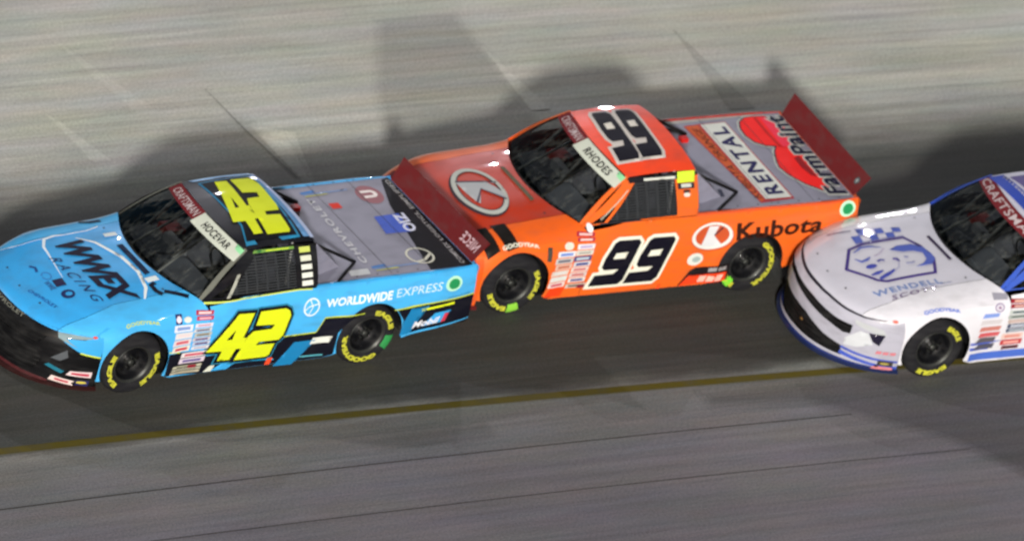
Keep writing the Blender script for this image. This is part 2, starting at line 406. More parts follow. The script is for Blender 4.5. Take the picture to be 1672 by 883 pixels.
# ---------------------------------------------------------------- one race truck
def empty(name, label, cat, group=None, parent=None):
    o = bpy.data.objects.new(name, None); COL.objects.link(o); o.empty_display_size = .3
    if label: o['label'] = label
    if cat: o['category'] = cat
    if group: o['group'] = group
    if parent is not None: o.parent = parent
    return o
def arch(cx, zb, r=.393):
    a = math.degrees(math.asin((zb-WZ)/r)); n = 30
    return [(cx+r*math.cos(math.radians(180-a+(2*a-180)*i/n))*1.0, WZ+r*math.sin(math.radians(180-a+(2*a-180)*i/n))) for i in range(n+1)]
def side_outline():
    P = [(-2.68, .40), (-1.84, .30)]
    P += arch(RWX, .30)[0:]
    P = [(-2.68, .40), (-1.83, .30)]+[p for p in arch(RWX, .20) if not (p[0] < RWX and p[1] < .30)]+[(-.9, .155), (.95, .150)]
    P += [p for p in arch(FWX, .20)]
    P += [(1.828, .20), (1.828, zsplit(1.83))]
    x = 1.82
    while x > .62: P.append((x, zsplit(x))); x -= .06
    P += [(.60, .83), (.60, .905), (.2, .975), (-2.68, .985)]
    return P
def plan_x(u):
    if u >= .9999: return 1.5
    x = 2.2
    for _ in range(40): x = PX0+(xnose(zsplit(x))-PX0)*(1-u**KP)**(1/KP)
    return x
def clip_sheet(name, u0, u1, mat, parent, nu=14, nx=34):
    V = []; F = []
    for i in range(nu+1):
        u = u0+(u1-u0)*i/nu; au = abs(u); xf = plan_x(au)
        if au > .985: xf = max(xf, 1.5)
        ys0 = .985*au
        xr = max(.60, .955-.25*(ys0/.83)**2)
        for j in range(nx+1):
            t = j/nx; t = 1-(1-t)**1.6; x = xr+(xf-xr)*t
            y0 = side_y(min(x, 1.5), zsplit(x)); y = u*y0
            V.append((x, y, hood_z(x, y) if au < .995 else zsplit(x)))
    n = nx+1
    for i in range(nu):
        for j in range(nx): F.append((i*n+j, i*n+j+1, (i+1)*n+j+1, (i+1)*n+j))
    return mesh_obj(name, V, F, mat, parent)
def fascia_top(a):
    # height of the upper edge of the nose at this angle
    x = 2.3
    c = max(math.cos(math.radians(abs(a)*60)), 1e-6)**(2/KP)
    for _ in range(30): x = PX0+(xnose(zsplit(x))-PX0)*c
    return zsplit(x)
WHEEL_PARTS = {}
def wheel(parent, loc, left, marks, letter, chalk=None):
    rub = paint('tyre_rubber', '1c1c20', .8, 0, 0, .2); rim = paint('wheel_steel_black', '0c0d11', .45, .2, .1, .2); ste = paint('hub_steel', '4a4c4a', .4, .1, .7, .2)
    w = bpy.data.objects.new('wheel', None); COL.objects.link(w); w.parent = parent; w.location = loc; s = 1 if left else -1
    if s not in WHEEL_PARTS:
        R = .352; pr = [(.205, .0), (.222, .012), (.25, .020), (.30, .018), (.330, .004), (.347, -.022), (R, -.05), (R, -.24), (.347, -.27), (.32, -.29), (.205, -.28)]
        t = lathe('tyre', pr, rub, None, 56, s)
        pr2 = [(.0, -.055), (.05, -.055), (.055, -.075), (.10, -.105), (.135, -.112), (.15, -.10), (.172, -.06), (.178, -.03), (.196, -.012), (.208, .004), (.212, .0), (.205, -.02), (.2, -.2), (.1, -.22)]
        d = lathe('rim', pr2, rim, None, 40, s)
        h = lathe('hub', [(0, -.02), (.028, -.02), (.034, -.03), (.036, -.11)], ste, None, 18, s)
        V = []; F = []
        for k in range(5):
            a = k*math.tau/5+.3; v, f = tube_geo([(.062*math.cos(a), s*-.07, .062*math.sin(a)), (.062*math.cos(a), s*-.035, .062*math.sin(a))], .011, 6)
            F += [tuple(i+len(V) for i in g) for g in f]; V += v
        ln = mesh_obj('lug_nuts', V, F, ste, None, False); ln['kind'] = 'stuff'
        V = []; F = []
        ring = lathe('rim_lip', [(.190, -.012), (.2, .0), (.207, .009), (.214, .008), (.216, .002)], ste, None, 44, s)
        V2 = []
        sl = []
        for k in range(10):
            a = k*math.tau/10; v = [(.118*math.cos(a+da)*rr, s*yy, .118*math.sin(a+da)*rr) for da, rr, yy in ((-.16, .92, -.1015), (.16, .92, -.1015), (.15, 1.18, -.1005), (-.15, 1.18, -.1005))]
            v = [(x, y+s*.006, z) for x, y, z in v]; V2 += v; sl.append(tuple(range(4*k, 4*k+4)))
        vh = mesh_obj('vent_hole', V2, sl, paint('hole_black', '050506', .9, 0, 0, 0), None, False); vh['kind'] = 'stuff'
        WHEEL_PARTS[s] = [t, d, h, ln, ring, vh]
        for o in WHEEL_PARTS[s]: o.parent = w
    else:
        for o in WHEEL_PARTS[s]: c = o.copy(); COL.objects.link(c); c.parent = w
    # yellow lettering on the sidewall
    if left:
        for (a0, a1, body) in marks:
            V, F = text_mesh(body, .07, 0, .98); pts = []
            for x, y in V:
                ang = math.radians(a0+(a1-a0)*x); rr = .250+.058*y
                pts.append((-rr*math.cos(ang), .0225 if .25 < rr < .30 else .021, rr*math.sin(ang)))
            mesh_obj('tyre_lettering', pts, F, paint('yellow_lettering', letter, .5, 0, 0, .25), w)
    if chalk:
        a0, a1, c = chalk; V = []; n = 8
        for i in range(n+1):
            a = math.radians(a0+(a1-a0)*i/n)
            for rr, yy in ((.225, .0185), (.25, .0235), (.30, .0215), (.328, .010)): V.append((-rr*math.cos(a), yy, rr*math.sin(a)))
        mesh_obj('chalk_mark', V, [(i*4+k, (i+1)*4+k, (i+1)*4+k+1, i*4+k+1) for i in range(n) for k in range(3)], paint('chalk_'+c, c, .6, 0, 0, .2), w)
    return w
def racing_truck(D):
    t = empty('race_truck', D['label'], 'race truck', 'stock race trucks running nose to tail on the banking')
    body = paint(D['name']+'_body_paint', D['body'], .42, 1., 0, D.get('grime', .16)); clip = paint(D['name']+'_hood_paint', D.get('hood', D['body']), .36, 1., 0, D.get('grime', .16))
    roofm = paint(D['name']+'_roof_paint', D['roof'], .4, .9); cab = paint(D['name']+'_cab_paint', D['cab'], .3, .6)
    blk = paint('satin_black', '0b0b0d', .5, .1); dark = paint('cab_black', '08080a', .8, 0); grey = paint('bed_cover_grey', '8a8a9c', .42, .45, 0, .15)
    alu = paint('roll_bar_grey', 'a8aaa8', .5, 0, 0); sil = paint('bare_trim', '9a9c96', .4, .2, .5)
    spm = paint('spoiler_red', '5e0e12', .45, .3, 0, .15)
    # body shell
    side = sheet('side_panel', 'side', [side_outline()], body, t, .045)
    sheet('side_panel', 'sideR', [side_outline()], body, t, .08)
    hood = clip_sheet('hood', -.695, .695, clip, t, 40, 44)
    clip_sheet('fender', .70, 1.0, body if 'fender' not in D else paint(D['name']+'_fender_paint', D['fender'], .45, .9), t, 22, 44); clip_sheet('fender', -.70, -1.0, body, t, 22, 44)
    # nose
    fb = [(a/20., .115) for a in range(-25, 26)]; ft = [(a/20., fascia_top(a/20.)-.008) for a in range(25, -26, -1)]
    fb = [(-1.25, .115)]+fb[1:-1]+[(1.25, .115)]
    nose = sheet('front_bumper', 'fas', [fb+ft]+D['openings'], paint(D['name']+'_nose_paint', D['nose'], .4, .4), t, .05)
    sheet('grille', 'fas', [[(-1.0, .13), (1.15, .13), (1.15, .66), (-1.0, .66)]], dark, nose, .08, -.035)
    V = []; F = []
    for k in range(9):
        z = .2+.05*k; v, f = tube_geo([spt('fas', a/10., z, -.022) for a in range(-9, 11)], .006, 4); F += [tuple(i+len(V) for i in g) for g in f]; V += v
    gb = mesh_obj('grille_mesh', V, F, blk, nose, False); gb['kind'] = 'stuff'
    # splitter
    V = []; F = []; n = 53
    for i in range(n):
        a = -1.27+2.54*i/(n-1); x, y, z = spt('fas', a, .13)
        V += [(x*1.0+.0, y, .125), (x+.035*math.cos(math.radians(a*60)), y+.03*math.sin(math.radians(a*60)), .108), (x+.03*math.cos(math.radians(a*60)), y+.03*math.sin(math.radians(a*60)), .090), (1.8, y*.9, .088), (1.8, y*.9, .12)]
    for i in range(n-1):
        for k in range(4): F.append((i*5+k, (i+1)*5+k, (i+1)*5+k+1, i*5+k+1))
    mesh_obj('splitter', V, F, paint(D['name']+'_splitter_paint', D['splitter'], .5, .2), nose, False)
    # glass and cab
    hw = [(s/10., 0) for s in range(-10, 11)]
    wsn = sheet('windshield', 'ws', [[(-1, 0), (1, 0), (1, 1), (-1, 1)]], glass(), t, .12)
    cowl = sheet('cowl', 'ws', [[(-1, -.05), (1, -.05), (1, .02), (-1, .02)]], D.get('cowl') and paint(D['name']+'_cowl', D['cowl'], .4, .3) or blk, t, .06, .002)
    sheet('windshield_trim', 'ws', [[(-1.0, .012), (-.975, .012), (-.975, .99), (-1.0, .99)]], blk, wsn, .06, .004)
    for s in (1, -1):
        if s > 0: sheet('windshield_pillar', 'ws', [[(.965, -.01), (1.03, -.01), (1.03, 1.01), (.965, 1.01)]], paint(D['name']+'_pillar', D['pillar'], .35, .6), t, .06, .004)
        else: sheet('windshield_pillar', 'ws', [[(-1.03, -.01), (-.985, -.01), (-.985, 1.01), (-1.03, 1.01)]], paint(D['name']+'_pillar', D['pillar'], .35, .6), t, .06, .004)
    for k, x in enumerate((-.33, .33)):      # braces behind the windscreen
        tube('windshield_brace', [spt('ws', x, .03, -.04), spt('ws', x*.95, .97, -.04)], .014, alu, t)
    rf = [(.22-.09*(y/6.45)**2*100/100*1.0 if False else .22-.09*(y/10.)**2, .645*y/10.) for y in range(-10, 11)]
    rr_ = [(-.72+.02*(y/10.)**2, .645*y/10.) for y in range(10, -11, -1)]
    roof = sheet('roof', 'roof', [rf+rr_], roofm, t, .05)
    # cab sides with openings
    out = [(-.69, 0), (.70, 0), (.13, 1.0), (-.72, 1.0)]
    win = [(-.44, .04), (.395, .02), (.04, .90), (-.44, .90)]
    qw = [(.59, .03), (.43, .03), (.29, .40)]
    cs = sheet('cab_side', 'swin', [out, win, qw], cab, t, .05)
    sheet('cab_side', 'swinR', [out, win], cab, t, .08)
    sheet('quarter_window', 'swin', [[(.61, .02), (.42, .02), (.28, .43)]], glass(), t, .1, -.006)
    # roof rail between roof and window net
    sheet('roof_rail', 'swin', [[(.14, .955), (.12, 1.0), (-.72, 1.0), (-.72, .955)]], dark, cs, .05, .003)
    # window net
    net = bpy.data.objects.new('window_net', None); COL.objects.link(net); net.parent = t
    nm = paint('net_webbing', '33363a', .9, 0)
    for k in range(13):
        tt = .055+.065*k; x1 = .39-.40*tt*1.02
        sheet('strap', 'swin', [[(-.445, tt), (x1, tt), (x1-.015, tt+.037), (-.445, tt+.037)]], nm, net, .15, -.010-.004*(k % 2))
    for k in range(6):
        x = -.36+.125*k; tm = min(.9, (.40-x)/.41)
        if tm > .1: sheet('net_webbing', 'swin', [[(x, .04), (x+.022, .04), (x+.022, tm), (x, tm)]], nm, net, .15, -.022)
    # rear window and bed
    rw = sheet('rear_window', 'rwin', [[(-1, 0), (1, 0), (1, 1), (-1, 1)]], D.get('rwin') and paint(D['name']+'_rear_window', D['rwin'], .3, .6) or glass(), t, .1)
    for q in (1, -1):
        A, B_, C_, D_ = Vector((-.69, q*.893, .985)), Vector((-.715, q*.648, 1.350)), Vector((-.715, q*.60, 1.368)), Vector((-1.13, q*.60, .985))
        mesh_obj('rear_quarter', [A, B_, C_, D_, Vector((-.82, q*.70, .985))], [(0, 1, 4), (1, 2, 3, 4)], grey, t, False)
    bed = sheet('bed_cover', 'deck', [[(-2.645, -.865), (-.68, -.865), (-.68, .865), (-2.645, .865)]], grey, t, .12)
    rails = paint(D['name']+'_rail_paint', D['rail'], .3, .8)
    for s in (1, -1):
        V = []; F = []; N = 20
        for i in range(N+1):
            x = -2.675+2.0*i/N; yo = side_y(x, .975)+.001
            V += [(x, s*yo, .970), (x, s*(yo-.006), .990), (x, s*(yo-.02), .9965), (x, s*.862, .9965), (x, s*.860, .984)]
        for i in range(N):
            for k in range(4):
                q = (i*5+k, i*5+k+1, (i+1)*5+k+1, (i+1)*5+k); F.append(q if s > 0 else q[::-1])
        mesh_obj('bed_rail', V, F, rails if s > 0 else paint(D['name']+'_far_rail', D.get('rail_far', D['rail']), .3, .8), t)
    for s in (1, -1):
        tube('cab_strut', [(-.745, s*.60, 1.30), (-1.34, s*.575, 1.0)], .017, blk, t)
        tube('cab_strut', [(-1.335, s*.575, .998), (-.95, s*.875, 1.0)], .015, blk, t)
    box('reflector', (-1.25, -.47, 1.01), (.09, .08, .05), paint('red_lens', 'c81c14', .3, .8), t)
    # tail
    spl = sheet('spoiler', 'spoiler', [[(-1, 0), (1, 0), (1, 1), (-1, 1)]], spm, t, .2, 0, .010)
    sheet('tailgate', 'rear', [[(-.86, .46), (.86, .46), (.86, .965), (-.86, .965)]], body, t, .15)
    rb = box('rear_bumper', (-2.66, 0, .40), (.14, 1.80, .20), paint(D['name']+'_rear', D.get('rearc', '14151a'), .4, .3), t, bev=.03)
    for s in (1, -1): sheet('tail_light', 'rear', [[(s*.74, .70), (s*.85, .70), (s*.85, .92), (s*.74, .92)]], paint('red_lens', 'c81c14', .3, .8), t, .1, .006)
    box('deck_end', (-2.665, 0, .955), (.04, 1.70, .055), body, t)
    # fuel filler
    f = D['filler']
    fr = decal('fuel_filler', 'side', [circle(f[0], f[1], .105, .080)], 'b9f0cf', t, 2)
    decal('filler_recess', 'side', [circle(f[0], f[1], .070, .054)], '1f8f55', fr, 4)
    # floor, firewall, cockpit
    ch = box('chassis', (.0, 0, .49), (3.8, 1.28, .58), dark, t)
    box('floor_pan', (.35, 0, .155), (3.4, 1.80, .02), dark, t)
    box('dashboard', (.52, 0, .86), (.34, 1.30, .12), paint('dash_grey', '6c7078', .7, 0, 0, .3), t, Matrix.Rotation(.12, 4, 'Y'), .03)
    st = box('seat', (-.35, .30, .95), (.16, .46, .60), paint('seat_black', '3c3e46', .7, 0), t, Matrix.Rotation(.25, 4, 'Y'), .04)
    box('headrest', (-.33, .30, 1.20), (.12, .34, .16), paint('headrest_grey', 'a9adb8', .8, 0), st, None, .03)
    V = []; F = []
    sw = [(.16+.03*math.cos(a), .30+.15*math.sin(a), 1.0+.15*math.cos(a)) for a in [k*math.tau/20 for k in range(21)]]
    tube('steering_wheel', sw, .013, blk, t)
    rc = [[(.52, .62, .82), (.12, .56, 1.32), (-.50, .54, 1.35), (-.55, .58, .82)], [(.52, -.62, .82), (.12, -.56, 1.32), (-.50, -.54, 1.35), (-.55, -.58, .82)],
          [(.12, .56, 1.32), (.12, -.56, 1.32)], [(-.50, .54, 1.35), (-.50, -.54, 1.35)], [(-.5, .54, 1.33), (-.55, -.55, .85)], [(.15, .0, 1.33), (.55, .0, .85)], [(-.5, -.1, 1.34), (.12, -.3, 1.31)]]
    for p in rc: tube('roll_bar', p, .022, alu, t)
    box('switch_panel', (.40, -.15, .96), (.10, .34, .12), paint('switch_panel', '96989c', .6, 0), t, None, .01)
    box('radio_box', (.28, -.42, .93), (.22, .22, .14), paint('radio_red', 'a83a32', .6, 0), t, None, .01)
    box('cockpit_tray', (-.05, -.30, .845), (1.0, .85, .03), paint('cockpit_grey', '74767c', .7, 0, 0, .4), t, None, .005)
    box('door_bars', (-.05, .60, .85), (.9, .04, .06), blk, t, None, .01)
    box('cockpit_duct', (.05, -.45, .93), (.55, .16, .14), paint('duct_grey', '8c8f94', .7, 0, 0, .3), t, Matrix.Rotation(.5, 4, 'Z'), .04)
    box('helmet_cooler', (-.30, -.35, .95), (.22, .24, .18), paint('cooler_white', 'b4b8b4', .6, 0, 0, .3), t, None, .03)
    # hood pins and panel joints
    for (a, c) in ((2.25, -.33), (2.30, 0), (2.25, .33), (1.02, -.55), (1.00, .60)):
        decal('hood_pin', 'hood', [circle(a, c, .012, .012, 8)], '303238', hood, 6)
    for x in (-1.62, -2.12): decal('cover_joint', 'deck', [[(x, -.855), (x, .855), (x-.006, .855), (x-.006, -.855)]], '34343c', t, 8)
    for x in (-1.2, -1.45, -1.7, -1.95, -2.2, -2.45):
        for y in (-.84, .84): decal('cover_fastener', 'deck', [circle(x, y, .010, .010, 8)], '2c2c34', t, 8)
    decal('door_seam', 'side', [band([(.60, .90), (.585, .60), (.60, .17)], .005)], '1c1c22', t, 1, .1)
    decal('bumper_seam', 'side', [band([(-2.30, .36), (-2.33, .70), (-2.62, .72)], .005)], '1c1c22', t, 1, .1)
    # wheels
    for x in (FWX, RWX):
        wheel(t, (x, .965, .352), True, D['marks'][0 if x > 0 else 1], 'c8c83c', D['chalk'][0 if x > 0 else 1])
        wheel(t, (x, -.965, .352), False, [], 'c8c83c')
    # inner arches
    for x in (FWX, RWX):
        for s in (1, -1):
            V = []; F = []
            for k in range(21):
                a = math.pi*k/20; V += [(x+.40*math.cos(a), s*.64, WZ+.40*math.sin(a)), (x+.40*math.cos(a), s*.955, WZ+.40*math.sin(a))]
            for k in range(20): F.append((2*k, 2*k+1, 2*k+3, 2*k+2))
            V += [(x, s*.64, .2)]; c = len(V)-1
            for k in range(20): F.append((2*k, 2*k+2, c))
            mesh_obj('wheel_housing', V, F, dark, t)
    D['decals'](t, dict(side=side, hood=hood, roof=roof, ws=wsn, bed=bed, cab=cs, nose=nose, spoiler=spl, rw=rw))
    # banner and stickers that all the trucks carry
    return t
def place_truck(t, s, v, psi):
    P, F, L, U = track_frame(s, v, psi)
    t.matrix_world = Matrix(((F.x, L.x, U.x, P.x), (F.y, L.y, U.y, P.y), (F.z, L.z, U.z, P.z), (0, 0, 0, 1)))
DIGIT = {
 '4': [[(0.582, 0.414), (0.265, 0.815), (0.076, 0.808), (0.160, 0.537), (0.117, 0.537), (0.145, 0.413), (0.218, 0.411), (0.266, 0.288), (0.413, 0.290), (0.385, 0.405)], [(0.36, 0.533), (0.27, 0.640), (0.292, 0.533)]],
 '2': [[(0.033, 0.664), (0.001, 0.815), (-0.302, 0.818), (-0.353, 0.791), (-0.376, 0.737), (-0.329, 0.512), (-0.288, 0.465), (-0.046, 0.465), (-0.017, 0.431), (-0.248, 0.425), (-0.218, 0.290), (-0.178, 0.270), (0.206, 0.273), (0.105, 0.55), (0.049, 0.602), (-0.169, 0.605), (-0.197, 0.652)]],
 '9': [[(0.407, 0.499), (0.387, 0.603), (0.302, 0.775), (0.253, 0.802), (0.012, 0.798), (-0.016, 0.764), (0.063, 0.521), (0.115, 0.319), (0.169, 0.272), (0.521, 0.274), (0.475, 0.405), (0.25, 0.411), (0.198, 0.462), (0.375, 0.464)], [(0.294, 0.592), (0.266, 0.658), (0.122, 0.664), (0.148, 0.592)]]}
def digit(ch, q=None, box_=None):
    """loops of a digit; with q mapped from its slanted box into another quad"""
    L = DIGIT[ch]
    if not q: return L
    x0, x1, sl = box_
    f = lambda p: ((x0-.14*(p[1]-.27)/.54*sl-p[0])/(x0-x1), (p[1]-.27)/.545)
    return [quad(q, [f(p) for p in l]) for l in L]
def shift(L, dx, dy): return [[(x+dx, y+dy) for x, y in l] for l in L]
def sticker_rows(side, x0, x1, z1, z0, n, base, inks, lean=0.0, gap=.010):
    """column of small contingency stickers from z1 down to z0"""
    h = (z1-z0)/n
    for i in range(n):
        zt = z1-i*h; zb = zt-h+gap; dx = lean*i; bc = base[i % len(base)]; ink = inks[i % len(inks)]
        j = random.uniform(-.012, .012)
        a, c = x0+dx+j, x1+dx+j*.5
        st = decal('sponsor_sticker', 'side', [[(a, zb), (c, zb), (c-.008, zt), (a-.008, zt)]], bc, side, 3, .09)
        m = (zt+zb)/2; e = (a-c)*.14; hh = (zt-zb)*.24
        decal('sticker_print', 'side', [[(a-e, m-hh), (c+e, m-hh), (c+e-.006, m+hh), (a-e-.006, m+hh)]], ink, side, 4, .09)
def banner(P, name, white_from, white_to, font_col='17171c'):
    """red and white strip across the top of the windscreen; s runs from the far side to the near side"""
    w = P['ws']
    decal('windshield_banner', 'ws', [[(-.985, .80), (white_from, .80), (white_from, .995), (-.985, .995)]], '6a1a22', w, 1)
    n = 'CRAFTSMAN'
    text('banner_lettering', n, 'ws', [(-.95 if not name else -.88, .835), (white_from-.05, .835), (white_from-.05, .955), (-.95 if not name else -.88, .955)], 'b9aeb2', w, 2, .01, 0, 1.08)
    if name:
        decal('name_banner', 'ws', [[(white_from, .765), (white_to, .74), (white_to, .975), (white_from, .985)]], 'c2c8bd', w, 2)
        a = white_from+(white_to-white_from)*.20; c = white_from+(white_to-white_from)*.80
        text('name_lettering', name, 'ws', [(a, .81), (c, .80), (c, .915), (a, .925)], font_col, w, 4, .022, 0, 1.12)
        decal('banner_corner', 'ws', [[(white_to-.13, .90), (white_to, .88), (white_to, .975), (white_to-.16, .976)]], '8fd6a0', w, 3)
# ---------------------------------------------------------------- liveries
YEL, NAVY, CY = 'd9e620', '05060f', '1f9fd0'
def side_number(side, chars, fill, edge, d1, d2, w1, w2, second_shift=None, out3=None):
    pass
def livery_blue(t, P):
    side, hood, roof, bed, cab, nose, w = P['side'], P['hood'], P['roof'], P['bed'], P['cab'], P['nose'], P['ws']
    # black lower body with its yellow pinstripe
    low = [(1.02, .18), (.60, .155), (-.9, .16), (-1.02, .20), (-1.01, .46), (-1.08, .545), (-1.18, .61), (-1.34, .637), (-.815, .645), (-.74, .487), (-.30, .482), (.30, .36), (.56, .36), (.64, .44), (1.03, .45)]
    decal('lower_stripe', 'side', [low], '0d0e1c', side, 1)
    decal('lower_stripe', 'side', [[(-1.82, .335), (-2.675, .415), (-2.675, .69), (-2.56, .688), (-1.70, .645), (-1.80, .52)]], '0d0e1c', side, 1)
    decal('pinstripe', 'side', [band([(-.31, .486), (-.742, .491), (-.818, .650), (-1.30, .650)], .014)], 'c9d84a', side, 2)
    decal('pinstripe', 'side', [band([(-1.66, .652), (-2.10, .668), (-2.67, .698)], .014)], 'c9d84a', side, 2)
    decal('pinstripe', 'side', [band([(.66, .925), (.2, .962), (-.45, .980), (-.62, .972)], .014)], 'c9d86a', side, 3)
    decal('pinstripe', 'side', [band([(1.04, .475), (.95, .462), (.90, .450)], .014)], 'c9d84a', side, 2)
    decal('side_slash', 'side', [[(-.315, .125), (-.545, .12), (-.768, .40), (-.50, .40)]], '1b7fb8', side, 2)
    decal('side_slash', 'side', [[(.468, .165), (.26, .165), (.13, .262), (.31, .262)]], '3aa6e6', side, 2)
    decal('side_slash', 'side', [[(-1.80, .33), (-1.93, .35), (-2.11, .645), (-1.88, .635), (-1.81, .50)]], '1b7fb8', side, 2)
    decal('side_slash', 'side', [[(-2.06, .40), (-2.30, .43), (-2.40, .56), (-2.20, .545)]], '3aa6e6', side, 2)
    decal('pinstripe', 'side', [band([(-2.02, .600), (-2.42, .636)], .026)], YEL, side, 2)
    decal('pinstripe', 'side', [band([(.10, .258), (-.30, .215), (-.30, .215)], .016)], CY, side, 2)
    decal('pinstripe', 'side', [band([(-.62, .205), (-.90, .20)], .016)], '5fb6c8', side, 2)
    decal('fuel_sticker', 'side', [[(-.70, .35), (-.93, .355), (-.955, .43), (-.72, .425)]], 'dfe3dc', side, 2)
    decal('side_mark', 'side', [[(-.20, .16), (-.265, .16), (-.28, .245), (-.215, .245)]], 'f0502a', side, 3)
    decal('side_mark', 'side', [[(.545, .165), (.45, .165), (.42, .235), (.48, .240)]], 'd8dccf', side, 3)
    text('oil_lettering', 'Mobil', 'side', [(-1.93, .395), (-2.24, .425), (-2.27, .505), (-1.96, .475)], 'e6e8f0', side, 4, .03)
    text('oil_lettering', '1', 'side', [(-2.29, .43), (-2.34, .435), (-2.37, .535), (-2.32, .53)], 'd03a50', side, 4, .05)
    # door number
    for ch in '42':
        L = digit(ch); decal('number_border', 'side', [grow(L[0], .046)], '2c7fa0', side, 2); decal('number_outline', 'side', [grow(L[0], .030)], NAVY, side, 3)
        decal('door_number', 'side', L, YEL, side, 5)
    # sponsor lettering on the bed side
    text('sponsor_lettering', 'WORLDWIDE', 'side', [(-.80, .765), (-1.60, .775), (-1.62, .865), (-.80, .855)], 'e8f2fa', side, 2, .035, 0, 1.02)
    text('sponsor_lettering', 'EXPRESS', 'side', [(-1.66, .785), (-2.22, .800), (-2.24, .890), (-1.67, .872)], 'cfe6f8', side, 2, .0, 0, 1.02)
    g = decal('sponsor_globe', 'side', [circle(-.625, .79, .098, .10), circle(-.625, .79, .080, .082)], 'dcecf8', side, 2)
    decal('sponsor_globe', 'side', [band([(-.53, .75), (-.60, .80), (-.71, .82)], .014)], 'dcecf8', side, 2); decal('sponsor_globe', 'side', [band([(-.60, .87), (-.64, .79), (-.60, .71)], .012)], 'dcecf8', side, 2)
    text('small_lettering', 'an ESTES partner', 'side', [(-1.92, .705), (-2.26, .735), (-2.26, .755), (-1.92, .725)], '1b6fa8', side, 2, .02)  if False else None
    # contingency stickers
    decal('sponsor_sticker', 'side', [[(1.00, .765), (.925, .765), (.925, .85), (1.00, .85)]], '2a1f5a', side, 2); decal('sticker_print', 'side', [circle(.963, .805, .03, .03, 14)], 'e4dcec', side, 3)
    decal('sponsor_sticker', 'side', [circle(.86, .80, .045, .028, 16)], 'd6dcd6', side, 3)
    sticker_rows(side, .77, .57, .875, .775, 2, ['a8203f', 'b8304f'], ['e8c8cc', 'd8a8b8'])
    sticker_rows(side, 1.02, .80, .755, .455, 4, ['dde2ee', 'd9dadf', 'e3d6d8', 'e6e4d8'], ['7f9ad0', 'e0d0d4', 'd06070', 'cc4858'])
    sticker_rows(side, .785, .57, .755, .455, 6, ['d8d9e6', 'c9cdd2', 'b9bdb8', 'cfc8cc', 'c4c8da', 'dcdde2'], ['c89ab0', '6b6d86', '7c7468', '54407c', '4a3f7a', 'b8b2c8'])
    sticker_rows(side, .88, .575, .440, .300, 2, ['e2d9dc', 'dccfdc'], ['c85a6e', '6a5a98'])
    sticker_rows(side, .96, .60, .285, .175, 3, ['c9c8b0', 'b4b4a4', 'c8bfa8'], ['6a6a58', '8a8a78', 'a09a86']); decal('sponsor_sticker', 'side', [[(.76, .25), (.66, .25), (.66, .285), (.76, .285)]], '8c1830', side, 5)
    text('tyre_brand_lettering', 'GOODYEAR', 'side', [(1.58, .773), (1.19, .778), (1.19, .802), (1.58, .798)], 'c9d65a', side, 2, .03, 0, 1.05, .9)
    # bonnet
    text('hood_lettering', 'WWEX', 'hood', [(1.665, -.50), (1.60, .60), (1.285, .66), (1.35, -.44)], '15122a', hood, 3, .045, .15, .95)
    text('hood_lettering', 'RACING', 'hood', [(1.83, -.27), (1.76, .54), (1.655, .57), (1.72, -.23)], '1c2f5c', hood, 3, .004, .15, 1.5)
    decal('hood_swoosh', 'hood', [band([(1.86, .08), (1.80, -.28), (1.76, -.48), (1.68, -.61), (1.56, -.625), (1.46, -.60)], [.006, .016, .028, .036, .032, .02])], 'dbe8f4', hood, 2)
    decal('hood_swoosh', 'hood', [band([(1.38, -.50), (1.25, -.34), (1.13, -.02), (1.10, .27), (1.15, .52), (1.245, .67)], [.012, .034, .040, .042, .036, .020])], 'e4ecee', hood, 2)
    decal('hood_pinstripe', 'hood', [band([(2.12, -.70), (1.90, -.645), (1.60, -.62)], .012)], 'cfe2f4', hood, 2)
    decal('hood_pinstripe', 'hood', [band([(1.46, -.60), (1.2, -.585), (1.05, -.62)], .014)], 'e4ecee', hood, 2)
    decal('hood_logo', 'hood', [[(1.98, .07), (1.99, .19), (1.88, .20), (1.87, .08)]], '232144', hood, 2)
    text('hood_logo_print', 'WWE', 'hood', [(2.07, .06), (2.06, .21), (2.00, .21), (2.01, .06)], '2a4f86', hood, 2, .02)
    decal('hood_logo', 'hood', [circle(1.94, .335, .072, .066), circle(1.93, .335, .038, .032)], '1c2a5c', hood, 2)
    decal('hood_logo', 'hood', [band(circle(1.99, -.02, .045, .06, 16), .012)], '3a78b8', hood, 2); decal('hood_logo', 'hood', [band([(2.06, -.24), (2.02, -.19), (2.04, -.12)], .03)], '1f4a86', hood, 2)
    text('hood_pin', 'CHEVROLET', 'hood', [(2.27, .10), (2.15, .46), (2.11, .45), (2.23, .09)], '1c4f96', hood, 2, .02)
    decal('cowl_stripe', 'hood', [[(1.07, -.22), (1.00, -.22), (.99, .32), (1.06, .34)]], '0a1d3c', hood, 2)
    for s in (1, -1):
        decal('cowl_marking', 'hood', [band([(1.03, s*.66), (1.07, s*.60), (1.08, s*.50), (1.02, s*.48)], .055)] if s > 0 else [band([(1.16, -.80), (1.07, -.74), (.95, -.73)], .05)], '0e1024', hood, 2)
        decal('cowl_marking', 'hood', [[(1.10, s*.39), (.96, s*.38), (.95, s*.45), (1.09, s*.46)]], 'dbe6ea', hood, 3)
    decal('cowl_marking', 'hood', [band([(.99, .62), (.86, .70), (.78, .76)], .05)], '0e1024', hood, 2)
    # roof
    decal('roof_number_panel', 'roof', [[(.10, .60), (-.00, .30), (.00, -.55), (-.68, -.58), (-.56, .58), (-.33, .60), (-.28, .46), (-.02, .46), (-.03, .60)]], '2b86b4', roof, 1)
    decal('roof_number_panel', 'roof', [[(.07, .545), (-.02, .30), (-.02, -.53), (-.655, -.56), (-.535, .55)]], NAVY, roof, 2)
    Q = [(.055, .505), (-.505, .505), (-.630, -.505), (-.045, -.505)]
    for ch in '42': decal('roof_number', 'roof', digit(ch, Q, (.585, -.235, 1)), YEL, roof, 4)
